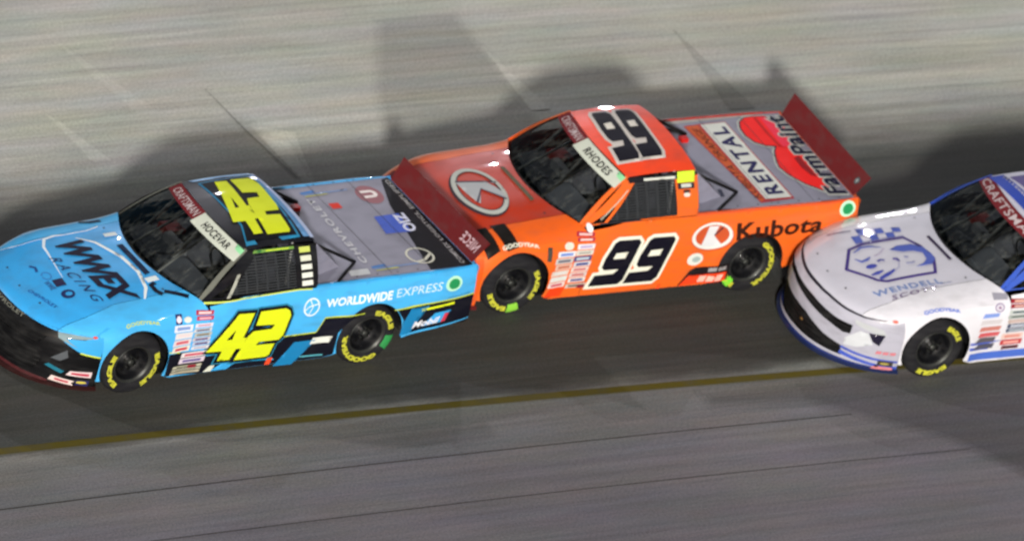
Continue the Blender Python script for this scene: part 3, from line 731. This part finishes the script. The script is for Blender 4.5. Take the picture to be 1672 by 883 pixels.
    decal('roof_edge_glare', 'roof', [[(-.685, -.62), (-.715, -.62), (-.715, .60), (-.67, .60)]], 'a8b6d8', roof, 2)  # floodlight glare along the roof edges, painted as pale blue bands
    decal('roof_edge_glare', 'roof', [[(.02, -.595), (-.68, -.605), (-.68, -.635), (.06, -.635)]], '8fb0d8', roof, 2); decal('roof_edge_glare', 'roof', [[(-.655, -.60), (-.70, -.60), (-.70, .58), (-.60, .58)]], '5f8ec0', roof, 1)
    # cab
    decal('window_header', 'swin', [[(.06, .925), (-.44, .925), (-.44, .985), (.04, .985)]], '6f9a48', cab, 2)
    decal('window_header_print', 'swin', [[(-.10, .945), (-.38, .945), (-.38, .965), (-.10, .965)]], 'd4e838', cab, 3); decal('window_header_print', 'swin', [circle(-.02, .955, .03, .025, 14)], '2a6a3a', cab, 3)
    for k in range(5):
        z = .07+.19*k; decal('pillar_sticker', 'swin', [[(-.50, z), (-.63, z), (-.63, z+.12), (-.50, z+.12)]], ['e6e8e0', 'dfe4dc', 'dce0d8', 'd8dccc', 'c8d46a'][k], cab, 2)
    decal('a_pillar_brace', 'swin', [[(.405, .0), (.365, .0), (.235, .52), (.275, .52)]], 'a4a69c', cab, 3)
    # windscreen banner
    banner(P, 'HOCEVAR', -.02, 1.0)
    # bed
    text('bed_lettering', 'CHEVROLET', 'deck', [(-1.50, .60), (-1.56, -.62), (-1.48, -.62), (-1.42, .60)], 'c6c8d0', bed, 2, .03, 0, 1.25)
    decal('bed_logo', 'deck', [circle(-2.245, -.58, .15, .17)], '9a6a74', bed, 1)
    text('bed_logo_print', 'U', 'deck', [(-2.34, -.52), (-2.34, -.66), (-2.16, -.66), (-2.16, -.52)], 'f0e8ea', bed, 2, .06)
    decal('bed_band', 'deck', [[(-2.64, .85), (-2.64, -.85), (-2.54, -.82), (-2.36, -.36), (-2.11, .85)]], '121218', bed, 1)
    decal('bed_logo', 'deck', [[(-2.00, .14), (-2.05, -.18), (-2.36, -.19), (-2.31, .15)]], '4a64c8', bed, 2)
    text('bed_logo_print', 'OIZ', 'deck', [(-2.40, .14), (-2.42, -.20), (-2.27, -.18), (-2.25, .16)], 'd8dcf4', bed, 3, .04)
    decal('bed_globe', 'deck', [circle(-2.14, .585, .16, .15), circle(-2.14, .585, .135, .128)], 'd4d4c8', bed, 2)
    decal('bed_globe', 'deck', [band([(-2.05, .69), (-2.16, .66), (-2.29, .56)], .03)], 'd4d4c8', bed, 2)
    words('bed_lettering', 'COMPLEX LOGISTICS, SIMPLIFIED', 'deck', [(-2.57, .80), (-2.62, -.80), (-2.565, -.80), (-2.515, .80)], 'b8b8bc', bed, 2, .01, 0, 1.1)
    for y in (-.70, .72):
        decal('bed_stripe', 'deck', [band([(-1.50, y), (-2.05, y-.015)], .022)], '7f98c8', bed, 1); decal('bed_stripe', 'deck', [band([(-1.50, y+.03), (-1.78, y+.02)], .018)], 'b8b860', bed, 2)
        decal('bed_stripe', 'deck', [[(-1.48, y-.01), (-1.66, y-.03), (-1.66, y-.07), (-1.48, y-.05)]], '4f7fc0', bed, 1)
    decal('bed_stripe', 'deck', [[(-1.68, -.50), (-1.80, -.50), (-1.80, -.40), (-1.68, -.40)]], 'd83a2c', bed, 2)
    decal('bed_sticker', 'deck', [[(-1.16, .80), (-1.40, .80), (-1.42, .70), (-1.18, .70)]], 'c6cad0', bed, 2)
    decal('rear_window_emblem', 'rwin', [[(-.52, .62), (-.30, .20), (.35, .20), (.50, .62), (.20, .80), (-.35, .80)]], '8c8440', P['rw'], 1)
    decal('rear_window_emblem', 'rwin', [[(.40, .22), (.72, .20), (.80, .60), (.52, .62)]], '8f928c', P['rw'], 1)
    text('header_lettering', 'HOCEVAR', 'rwin', [(.05, .82), (-.80, .82), (-.80, .97), (.05, .97)], 'd8d8d4', P['rw'], 2, .03, 0, 1.1)
    # nose
    text('spoiler_lettering', 'NIECE', 'spoiler', [(.93, .30), (.58, .30), (.58, .72), (.93, .72)], 'c2a4ac', P['spoiler'], 2, .02, 0, 1.1)
    decal('headlight', 'fas', [[(.75, .668), (.77, .625), (.88, .595), (1.00, .560), (.90, .605), (.85, .640), (1.00, .652), (1.10, .668), (1.10, .684), (.90, .680)]], '7f959c', nose, 2)
    decal('nose_upper', 'fas', [[(.84, .60), (1.03, .512), (1.235, .478), (1.25, .77), (1.20, .765), (1.13, .698), (1.04, .650), (.86, .635)]], '3aa0dc', nose, 1)
    decal('nose_pinstripe', 'fas', [band([(1.03, .510), (1.235, .476)], .016)], 'c9d84a', nose, 3)
    decal('marker_light', 'fas', [circle(1.125, .686, .025, .012, 12)], 'd05040', nose, 4)
    decal('nose_marking', 'fas', [[(.76, .395), (.90, .520), (.93, .44), (.86, .385)]], '50555a', nose, 2)
    decal('nose_marking', 'fas', [[(.72, .300), (.90, .245), (.93, .275), (.76, .330)]], '1a6a80', nose, 2)
    decal('nose_sticker', 'fas', [[(.95, .238), (1.195, .232), (1.195, .302), (.985, .292)]], 'd8c4c6', nose, 2); decal('sticker_print', 'fas', [[(1.0, .255), (1.17, .250), (1.17, .280), (1.0, .277)]], 'b83a50', nose, 3)
    decal('nose_sticker', 'fas', [[(.80, .150), (1.05, .125), (1.05, .180), (.82, .205)]], 'd8c4c0', nose, 2); decal('sticker_print', 'fas', [[(.86, .162), (1.0, .147), (1.0, .170), (.86, .186)]], 'b84a58', nose, 3)
    decal('nose_sticker', 'fas', [[(1.065, .135), (1.19, .130), (1.19, .195), (1.065, .195)]], '2a2a5c', nose, 2); decal('sticker_print', 'fas', [circle(1.12, .172, .05, .015, 14)], 'c8b848', nose, 3)
    decal('nose_stripe', 'fas', [band([(-.9, .140), (-.2, .150), (.3, .150), (.8, .128)], .030)], '42161a', nose, 2)
    text('bumper_lettering', 'CHEVROLET', 'fas', [(-.25, .655), (.35, .655), (.35, .685), (-.25, .685)], '6a6c64', nose, 2, .02)

def livery_orange(t, P):
    side, hood, roof, bed, cab, nose = P['side'], P['hood'], P['roof'], P['bed'], P['cab'], P['nose']
    L9 = digit('9'); INK = '090718'
    for dx in (0, -.418):
        decal('number_outline', 'side', [grow(shift(L9, dx, -.004)[0], .036)], 'e8e8d8', side, 2); D9 = shift(L9, dx, -.004)
        decal('number_outline', 'side', [[(.43+dx, .400), (.195+dx, .400), (.175+dx, .470), (.43+dx, .475)]], 'e8e8d8', side, 3)
        decal('door_number', 'side', [D9[0]], INK, side, 4); decal('number_inner', 'side', [D9[1]], 'e8e8d8', side, 5)
    # tractor maker emblem and name on the side
    decal('side_emblem', 'side', [circle(-.88, .752, .245, .150, 36), circle(-.88, .757, .205, .120, 36)], 'd8dcd8', side, 3)
    decal('side_emblem', 'side', [circle(-.89, .735, .255, .155, 36)], 'c05028', side, 1)
    decal('side_emblem', 'side', [[(-.76, .652), (-.83, .865), (-.95, .862), (-.90, .760), (-1.00, .655), (-.90, .637), (-.82, .640)]], 'd4d6da', side, 3)
    decal('side_emblem', 'side', [band([(-.90, .762), (-1.0, .845)], .016)], '201a30', side, 4)
    text('sponsor_lettering', 'Kubota', 'side', [(-1.17, .690), (-2.22, .690), (-2.26, .870), (-1.17, .870)], '301208', side, 2, .028, 0, 1.04)
    decal('round_sticker', 'side', [circle(-.728, .490, .095, .075)], 'd8dcd4', side, 2); decal('sticker_print', 'side', [circle(-.74, .49, .05, .035, 18)], '9fb0b0', side, 3)
    decal('side_plate', 'side', [[(-.595, .165), (-1.19, .200), (-1.18, .395), (-.76, .385), (-.70, .350)]], '1a1014', side, 1)
    decal('side_plate', 'side', [[(-.61, .165), (-1.16, .190), (-1.16, .300), (-.70, .290)]], 'f0441c', side, 2)
    for k in range(3): decal('plate_print', 'side', [[(-.82-.10*k, .200), (-.90-.10*k, .200), (-.925-.10*k, .275-.02*(k == 1)), (-.84-.10*k, .275)]], 'f4b8a8', side, 3)
    for k in range(2): decal('plate_print', 'side', [[(-.92-.12*k, .325), (-1.02-.12*k, .330), (-1.02-.12*k, .375), (-.92-.12*k, .372)]], '9a9496', side, 3)
    decal('side_mark', 'side', [[(-.335, .158), (-.375, .158), (-.385, .215), (-.345, .215)]], 'ff5020', side, 3)
    # contingency stickers
    sticker_rows(side, .745, .55, .895, .80, 2, ['9c1c38', 'a82440'], ['e4b8b4', 'e0c8c0'])
    decal('sponsor_sticker', 'side', [circle(.84, .770, .055, .040, 18)], 'ccd0c4', side, 2)
    decal('sponsor_sticker', 'side', [circle(.60, .925, .035, .035, 18)], 'e4e4ea', side, 3)
    sticker_rows(side, .975, .765, .72, .295, 6, ['dadde0', 'c4c2c0', 'd8b8a8', 'dcc8bc', 'd9dcda', 'e2d8d4'], ['6f8ad0', '6a6a78', 'c07058', 'd8d8d8', 'd8dcd8', 'c84a60'], .012)
    sticker_rows(side, .755, .55, .785, .335, 7, ['dcdde2', 'ccd0c8', '3a4a80', 'c8d0d8', 'dcd2cc', 'd2cac8', 'dcdcd8'], ['b0a0c8', 'a8a49c', 'b8c4d0', '2c2c80', 'c86a70', 'c06060', '4a4488'], .006)
    sticker_rows(side, .80, .56, .325, .265, 1, ['c8bcb0'], ['6a6058']); decal('sponsor_sticker', 'side', [[(.66, .27), (.57, .27), (.57, .31), (.66, .31)]], '7a1c34', side, 5)
    decal('side_corner', 'side', [[(1.035, .185), (.83, .175), (.80, .285), (.985, .295)]], 'ff4414', side, 2)
    decal('side_vent', 'side', [[(1.105, .64), (1.05, .63), (1.04, .77), (1.10, .775)]], '4a4640', side, 2)
    text('tyre_brand_lettering', 'GOODYEAR', 'side', [(1.62, .768), (1.20, .775), (1.20, .803), (1.62, .798)], 'e0e0d0', side, 2, .04, 0, 1.02, .9)
    # bonnet stripes and emblem
    for a in (1.80, 1.585): decal('hood_stripe', 'hood', [[(a+.065, .62), (a-.105, .63), (a-.13, .80), (a-.15, .93), (a-.01, .95), (a+.03, .80)]], '120e0c', hood, 2)
    em = decal('hood_emblem', 'hood', [circle(1.48, .052, .260, .425, 44), circle(1.475, .050, .215, .365, 44)], 'b2b6b2', hood, 3)
    decal('hood_emblem_shadow', 'hood', [circle(1.50, .075, .278, .435, 44), circle(1.475, .05, .200, .350, 44)], '3a2c34', hood, 2)
    decal('hood_emblem', 'hood', [[(1.650, -.165), (1.635, .03), (1.60, .235), (1.575, .265), (1.455, .02), (1.27, .27), (1.255, .18), (1.30, .02), (1.37, -.11), (1.28, -.02), (1.26, -.05)]], 'a8acb2', hood, 3)
    decal('hood_emblem_shadow', 'hood', [band([(1.655, -.175), (1.42, -.10), (1.245, -.035)], .02)], '3a3448', hood, 4)
    decal('hood_emblem_shadow', 'hood', [band([(1.60, .24), (1.455, .03), (1.28, .28)], .022)], '2e2a44', hood, 4)
    decal('cowl_bar', 'hood', [[(1.08, -.28), (1.03, -.28), (1.00, .36), (1.05, .38)]], '5c5444', hood, 3)
    for y in (-.62, -.42, -.2, .05, .30): decal('hood_slot', 'hood', [[(2.05-.20*abs(y+.1), y), (1.99-.20*abs(y+.1), y-.02), (1.99-.20*abs(y+.1), y+.03), (2.05-.2*abs(y+.1), y+.04)]], '2a0c08', hood, 2)
    decal('hood_nose_shade', 'hood', [[(2.44, -.12), (2.34, -.50), (2.08, -.72), (1.92, -.60), (1.95, -.1), (1.92, .45), (2.05, .68), (2.30, .45), (2.42, .2)]], '6a1418', hood, 1)  # dark reflection and shading at the hood front, painted in maroon
    # roof number
    Q = [(.110, .425), (-.530, .405), (-.600, -.52), (.030, -.53)]
    f = lambda dx: [quad(Q, [((.521-.14*(p[1]-.27)/.54-p[0]-dx)/.955, (p[1]-.27)/.545) for p in l]) for l in L9]
    f2 = lambda dx: [quad(Q, [((.521-.14*(p[1]-.27)/.54-p[0]-dx)/.955, (p[1]-.27)/.545) for p in [(.43, .400), (.195, .400), (.175, .470), (.43, .475)]])]
    for dx in (0, -.418):
        M = f(dx); decal('number_outline', 'roof', f2(dx), 'cdc8c4', roof, 3); decal('number_outline', 'roof', [grow(M[0], .038)], 'cdc8c4', roof, 2); decal('roof_number', 'roof', [M[0]], INK, roof, 4); decal('number_inner', 'roof', [M[1]], 'e4e0d8', roof, 5)
    # cab
    decal('window_header', 'swin', [[(.12, .88), (-.44, .88), (-.70, .94), (-.70, 1.0), (.13, 1.0)]], '16141c', cab, 4)
    decal('window_header_print', 'swin', [[(-.06, .905), (-.44, .900), (-.44, .955), (-.06, .955)]], 'd4d8d0', cab, 5)
    decal('pillar_sticker', 'swin', [[(-.455, .80), (-.66, .80), (-.68, 1.04), (-.47, 1.04)]], 'ccf03c', cab, 6)
    decal('pillar_sticker', 'swin', [[(-.46, .66), (-.66, .66), (-.66, .79), (-.46, .79)]], '20222c', cab, 3); decal('pillar_sticker', 'swin', [[(-.50, .69), (-.62, .69), (-.62, .77), (-.50, .77)]], 'c6cac4', cab, 4)
    decal('pillar_sticker', 'swin', [circle(-.56, .52, .04, .05, 16)], 'd4d0c8', cab, 4); decal('pillar_sticker', 'swin', [[(-.52, .57), (-.60, .57), (-.60, .63), (-.52, .63)]], '3a2c2c', cab, 4)
    decal('window_surround', 'swin', [[(.50, -.005), (-.02, -.01), (.02, .035), (.47, .025)]], '2c2a30', cab, 3)
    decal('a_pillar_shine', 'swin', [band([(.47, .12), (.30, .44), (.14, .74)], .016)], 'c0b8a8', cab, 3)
    banner(P, 'RHODES', -.10, 1.0)
    # bed
    decal('bed_panel', 'deck', [[(-1.52, .79), (-1.40, -.74), (-1.62, -.755), (-1.93, -.765), (-1.95, .76)]], 'a8323a', bed, 1)
    decal('bed_panel', 'deck', [[(-1.53, .77), (-1.41, -.72), (-1.575, -.735), (-1.585, .745)]], 'c4582c', bed, 2)
    decal('bed_panel', 'deck', [[(-1.605, .735), (-1.605, -.735), (-1.915, -.745), (-1.925, .735)]], 'd2d6d2', bed, 3)
    text('bed_lettering', 'RENTAL', 'deck', [(-1.875, .66), (-1.865, -.66), (-1.665, -.66), (-1.675, .66)], '1c1a52', bed, 4, .035, 0, 1.3)
    words('bed_lettering', 'KUBOTA ORANGE', 'deck', [(-1.575, .72), (-1.555, -.68), (-1.465, -.68), (-1.485, .72)], '54200f', bed, 4, .0, .2, 1.0)
    red1 = [(-2.42, -.79), (-2.30, -.80), (-2.18, -.79), (-2.09, -.72), (-2.035, -.60), (-2.02, -.46), (-2.06, -.33), (-2.15, -.25), (-2.26, -.22), (-2.33, -.16), (-2.52, -.20), (-2.56, -.62)]
    red2 = [(-2.26, -.21), (-2.19, -.11), (-2.12, .06), (-2.09, .18), (-2.12, .33), (-2.22, .52), (-2.36, .67), (-2.46, .62), (-2.50, -.05), (-2.34, -.20)]
    for rr in (red1, red2):
        decal('paint_logo_edge', 'deck', [grow(rr, .035)], 'b8bcb8', bed, 2); decal('paint_logo_edge', 'deck', [grow(rr, .016)], '1a2038', bed, 3)
    for rr in (red1, red2): decal('paint_logo', 'deck', [rr], 'f0201c', bed, 4)
    decal('paint_logo', 'deck', [[(-2.36, -.78), (-2.56, -.72), (-2.52, -.22), (-2.33, -.19)]], 'e8304c', bed, 5)
    decal('paint_logo', 'deck', [band([(-2.30, -.78), (-2.29, -.50), (-2.30, -.20)], .035)], 'b81818', bed, 5)
    decal('paint_logo', 'deck', [[(-2.34, .04), (-2.42, .0), (-2.42, .42), (-2.36, .38), (-2.33, .22)]], '8c1218', bed, 5)
    text('bed_lettering', 'FarmPaint', 'deck', [(-2.605, .81), (-2.635, -.79), (-2.385, -.79), (-2.35, .81)], 'c0c4c0', bed, 6, .075, .1, 1.04)
    text('bed_lettering', 'FarmPaint', 'deck', [(-2.595, .785), (-2.625, -.765), (-2.40, -.765), (-2.365, .785)], '0a0d30', bed, 8, .030, .1, 1.08)
    decal('bed_sticker', 'deck', [[(-1.12, .62), (-1.17, .62), (-1.20, .48), (-1.15, .48)]], '34384e', bed, 2)
    decal('bed_edge', 'deck', [[(-1.10, -.855), (-1.10, -.79), (-2.3, -.83), (-2.3, -.855)]], 'a8a6a4', bed, 1)
    decal('spoiler_mark', 'spoiler', [circle(.87, .52, .045, .16, 18)], '4a5054', P['spoiler'], 1); decal('spoiler_mark', 'spoiler', [circle(.87, .52, .022, .08, 12)], '8a8f92', P['spoiler'], 2)

def livery_white(t, P):
    side, hood, roof, bed, cab, nose = P['side'], P['hood'], P['roof'], P['bed'], P['cab'], P['nose']
    BL = '4a5cb0'; DB = '3c2c78'
    sh = [(2.134, .060), (1.955, -.250), (1.782, -.285), (1.307, -.250), (1.200, -.05), (1.162, .2), (1.262, .450), (1.825, .425), (1.918, .37)]
    decal('hood_shield', 'hood', [sh, grow(sh, -.034)], DB, hood, 3)
    # chequered flag above the shield: staff and squares
    decal('flag_staff', 'hood', [band([(2.00, -.62), (1.87, -.585), (1.76, -.56)], .016)], '5a5070', hood, 3)
    A = [(1.835, -.300), (1.300, -.262), (1.262, -.43), (1.800, -.600)]
    for i in range(6):
        for j in range(2):
            if (i+j) % 2 == 0:
                c = quad(A, [(i/6., j/2.), ((i+1)/6., j/2.), ((i+1)/6., (j+1)/2.), (i/6., (j+1)/2.)]); decal('flag_square', 'hood', [c], BL, hood, 3)
    decal('flag_edge', 'hood', [band([(1.835, -.30), (1.56, -.285), (1.30, -.262)], .014)], '7a78a8', hood, 3)
    # two portrait drawings reduced to plain areas of ink
    decal('shield_drawing', 'hood', [[(1.56, -.075), (1.45, -.115), (1.30, -.095), (1.20, -.01), (1.168, .12), (1.172, .225), (1.25, .30), (1.43, .290), (1.33, .262), (1.262, .20), (1.250, .08), (1.335, .02), (1.45, .00)]], BL, hood, 4)
    decal('shield_drawing', 'hood', [band([(1.93, -.16), (1.82, -.215), (1.72, -.20), (1.62, -.145)], [.012, .03, .028, .01])], '5868b4', hood, 4)
    decal('shield_drawing', 'hood', [circle(1.862, .125, .062, .036, 18)], '3c46a4', hood, 4)
    decal('shield_drawing', 'hood', [band([(1.965, -.06), (1.92, .015), (1.85, .0), (1.80, -.03)], [.01, .035, .04, .01])], '5060b0', hood, 4)
    decal('shield_drawing', 'hood', [band([(1.77, .07), (1.72, .055), (1.69, .08)], .03)], '5a5c9c', hood, 4)
    decal('shield_drawing', 'hood', [band([(1.60, .085), (1.56, .10), (1.55, .15)], [.03, .045, .02])], '5c549c', hood, 4)
    decal('shield_drawing', 'hood', [band([(1.47, .09), (1.43, .11)], .03)], '8c90b8', hood, 4); decal('shield_drawing', 'hood', [band([(1.50, .20), (1.44, .215), (1.40, .20)], .022)], '8c90b8', hood, 4)
    decal('shield_drawing', 'hood', [band([(1.93, .265), (1.86, .255), (1.78, .235)], [.015, .05, .02])], '3c46a4', hood, 4)
    decal('shield_drawing', 'hood', [band([(1.87, .35), (1.77, .315), (1.70, .285), (1.66, .255)], [.04, .05, .035, .012])], '3c46a4', hood, 4)
    decal('shield_drawing', 'hood', [band([(1.76, -.02), (1.68, -.05), (1.60, -.12)], .008)], '9a88b0', hood, 4); decal('shield_drawing', 'hood', [band([(1.69, .30), (1.60, .24), (1.57, .17)], .010)], '9a9cc0', hood, 4)
    text('hood_lettering', 'WENDELL', 'hood', [(2.02, .575), (1.27, .610), (1.275, .530), (2.03, .490)], '6a7fb0', hood, 3, .03, 0, 1.2)
    decal('hood_lettering_line', 'hood', [band([(1.30, .612), (1.17, .615)], .010)], '7a80a0', hood, 3)
    text('hood_lettering', 'SCOTT', 'hood', [(1.88, .680), (1.34, .690), (1.35, .635), (1.89, .620)], '5a4470', hood, 3, .01, .3, 1.2)
    decal('cowl_slot', 'hood', [[(1.075, -.18), (1.035, -.185), (1.00, .275), (1.04, .285)]], '281c3c', hood, 3)
    # roof: broad blue band and pale number panel
    decal('roof_band', 'roof', [[(.19, -.61), (.12, .62), (-.09, .62), (.01, -.61)]], '2a46ac', roof, 2)
    decal('roof_number_panel', 'roof', [[(.045, -.56), (-.02, .60), (-.04, .60), (.02, -.56)]], 'b4b2bc', roof, 2)
    decal('roof_number_panel', 'roof', [[(-.02, -.54), (-.12, .10), (-.60, .10), (-.62, -.54)]], '5c5488', roof, 2)
    banner(P, '', .92, 1.0)
    # side: three blue stripes and white pinstripe along the sill
    decal('sill_stripe', 'side', [[(1.00, .180), (-.9, .170), (-.9, .275), (1.00, .275)]], '4a6cc8', side, 1)
    decal('sill_stripe', 'side', [[(1.01, .315), (.78, .310), (.78, .350), (1.02, .355)]], '4a60c0', side, 1)
    decal('sill_stripe', 'side', [[(1.02, .385), (.80, .385), (.62, .41), (.80, .415), (1.02, .415)]], '4a60c0', side, 1)
    text('tyre_brand_lettering', 'GOODYEAR', 'side', [(1.62, .770), (1.20, .775), (1.20, .800), (1.62, .796)], '4a6cc8', side, 2, .04, 0, 1.02, .9)
    decal('sponsor_sticker', 'side', [[(.80, .865), (.64, .87), (.64, .92), (.80, .915)]], '8a8a98', side, 2)
    decal('sponsor_sticker', 'side', [circle(.73, .795, .055, .045, 20), circle(.73, .795, .04, .032, 18)], '8a7ca0', side, 2); decal('sticker_print', 'side', [circle(.73, .795, .02, .016, 12)], '8a6a90', side, 3)
    decal('sponsor_sticker', 'side', [[(.93, .695), (.74, .70), (.72, .740), (.90, .740)]], '7a94d4', side, 2)
    for z, c in ((.62, 'c6c2c6'), (.545, 'c07a70'), (.475, 'c85a60')):
        decal('sponsor_sticker', 'side', [[(.95, z), (.70, z), (.68, z+.05), (.93, z+.05)]], c, side, 2, .09)
    for z, c in ((.42, '5c5860'), (.34, '505060')): decal('sponsor_sticker', 'side', [[(.98, z-.01), (.74, z-.015), (.72, z+.045), (.92, z+.05)]], c, side, 3, .09)
    sticker_rows(side, .62, .30, .88, .775, 2, ['8c1c2c', '8a1c30'], ['d8b0a0', 'd0a8a0'])
    sticker_rows(side, .62, .36, .76, .50, 5, ['b8c0bc', 'a4aca8', 'b8a49c', '3a4464', '505870'], ['4a5864', '6a7470', 'c8b4b0', 'c4ccd8', 'a8b4bc'])
    sticker_rows(side, .66, .40, .49, .34, 2, ['dcc0b8', 'b83a40'], ['d08a80', 'e0a098']); sticker_rows(side, .62, .42, .335, .285, 1, ['6a2a34'], ['3a3038'])
    # nose
    decal('headlight', 'fas', [[(.66, .315), (.655, .395), (.79, .525), (.885, .520), (.955, .400), (.80, .330)]], 'c8ccd2', nose, 3)
    decal('hood_gap', 'fas', [band([(-.9, .690), (-.39, .703), (.03, .705), (.32, .697), (.56, .676), (.79, .668), (1.02, .682)], [.006, .02, .022, .020, .018, .014, .006])], '1c1826', nose, 1)
    decal('marker_light', 'fas', [circle(1.105, .690, .032, .014, 14)], 'd06a5c', nose, 4)
    decal('headlight', 'fas', [[(.70, .625), (1.02, .592), (1.08, .520), (.86, .548), (.72, .585)]], 'b4b8bc', nose, 1)
    decal('headlight', 'fas', [[(.885, .525), (1.055, .535), (1.02, .395), (.945, .435)]], '16122a', nose, 2)
    decal('nose_stripe', 'fas', [band([(.64, .275), (.78, .255), (1.0, .232), (1.24, .222)], [.03, .03, .028, .024])], '4a5cb8', nose, 2)
    decal('nose_stripe', 'fas', [band([(.64, .215), (.80, .190), (1.0, .165), (1.25, .150)], [.045, .04, .032, .03])], '4258b8', nose, 2)
    decal('nose_stripe', 'fas', [band([(-1.0, .135), (0, .130), (.66, .135), (1.0, .128), (1.25, .125)], .024)], '22306c', nose, 2)
    
    for k in range(3): decal('nose_sticker', 'fas', [[(1.0+.07*k, .302), (1.055+.07*k, .306), (1.065+.07*k, .340), (1.01+.07*k, .336)]], 'cc7680', nose, 3)
    decal('nose_sticker', 'fas', [[(1.05, .170), (1.20, .165), (1.20, .225), (1.05, .230)]], '3a3430', nose, 4); decal('sticker_print', 'fas', [circle(1.12, .197, .045, .014, 14)], 'a89a50', nose, 5)
    decal('nose_sticker', 'fas', [[(1.0, .120), (1.21, .122), (1.21, .152), (1.03, .160)]], 'c87a80', nose, 4)
    decal('grille_badge', 'fas', [circle(.10, .30, .022, .014, 12)], '8a6a3c', nose, 2)

OPEN42 = [[(-.85, .22), (.62, .22), (.68, .34), (.60, .42), (-.85, .42)], [(-.85, .50), (.58, .50), (.66, .60), (-.85, .64)]]
OPEN38 = [[(-.98, .400), (-.45, .435), (.12, .408), (.40, .325), (.635, .285), (.672, .175), (.20, .170), (-.45, .165), (-.98, .165)],
          [(-.98, .590), (-.30, .632), (.14, .612), (.52, .560), (.70, .555), (.70, .455), (.62, .440), (.45, .475), (.20, .512), (-.25, .580), (-.98, .54)]]
TRUCKS = [
 dict(name='blue_truck', label='sky blue and black race truck with yellow number 42, leading at the left', body='4ab6f6', hood='38a4ea', roof='101018', cab='14141a', pillar='6e7068', nose='08080b',
      splitter='2c1010', rail='3ba7e8', rail_far='4a98d0', openings=OPEN42, filler=(-2.375, .852), rwin='6c6a76', decals=livery_blue, marks=[[(235, 150, 'EAGLE'), (385, 300, 'EAGLE')], [(305, 170, 'GOODYEAR'), (85, 12, 'EAGLE')]], chalk=[None, (-4, -36, '2f9a50')], pose=(0, 0, .01184755583561864)),
 dict(name='orange_truck', label='orange race truck with black number 99, second in line between two others', body='ec6820', hood='b63008', fender='e4601c', roof='fa4c24', cab='e86826', pillar='e86a2c', nose='e05a1c',
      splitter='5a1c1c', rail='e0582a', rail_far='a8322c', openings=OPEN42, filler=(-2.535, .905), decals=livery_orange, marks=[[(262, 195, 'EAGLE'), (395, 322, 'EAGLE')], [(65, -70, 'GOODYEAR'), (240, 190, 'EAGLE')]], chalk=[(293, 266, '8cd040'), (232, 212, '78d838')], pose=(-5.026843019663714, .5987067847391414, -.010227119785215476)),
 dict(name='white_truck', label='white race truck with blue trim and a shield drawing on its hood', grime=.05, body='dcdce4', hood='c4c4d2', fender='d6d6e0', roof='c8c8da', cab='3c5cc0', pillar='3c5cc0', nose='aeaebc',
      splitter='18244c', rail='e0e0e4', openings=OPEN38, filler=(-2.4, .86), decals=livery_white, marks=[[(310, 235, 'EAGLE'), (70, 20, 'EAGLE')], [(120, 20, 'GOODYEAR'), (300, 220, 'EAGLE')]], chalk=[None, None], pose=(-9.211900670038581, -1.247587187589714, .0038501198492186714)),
]
ALL = []
for D in TRUCKS:
    t = racing_truck(D); place_truck(t, *D['pose']); ALL.append(t)
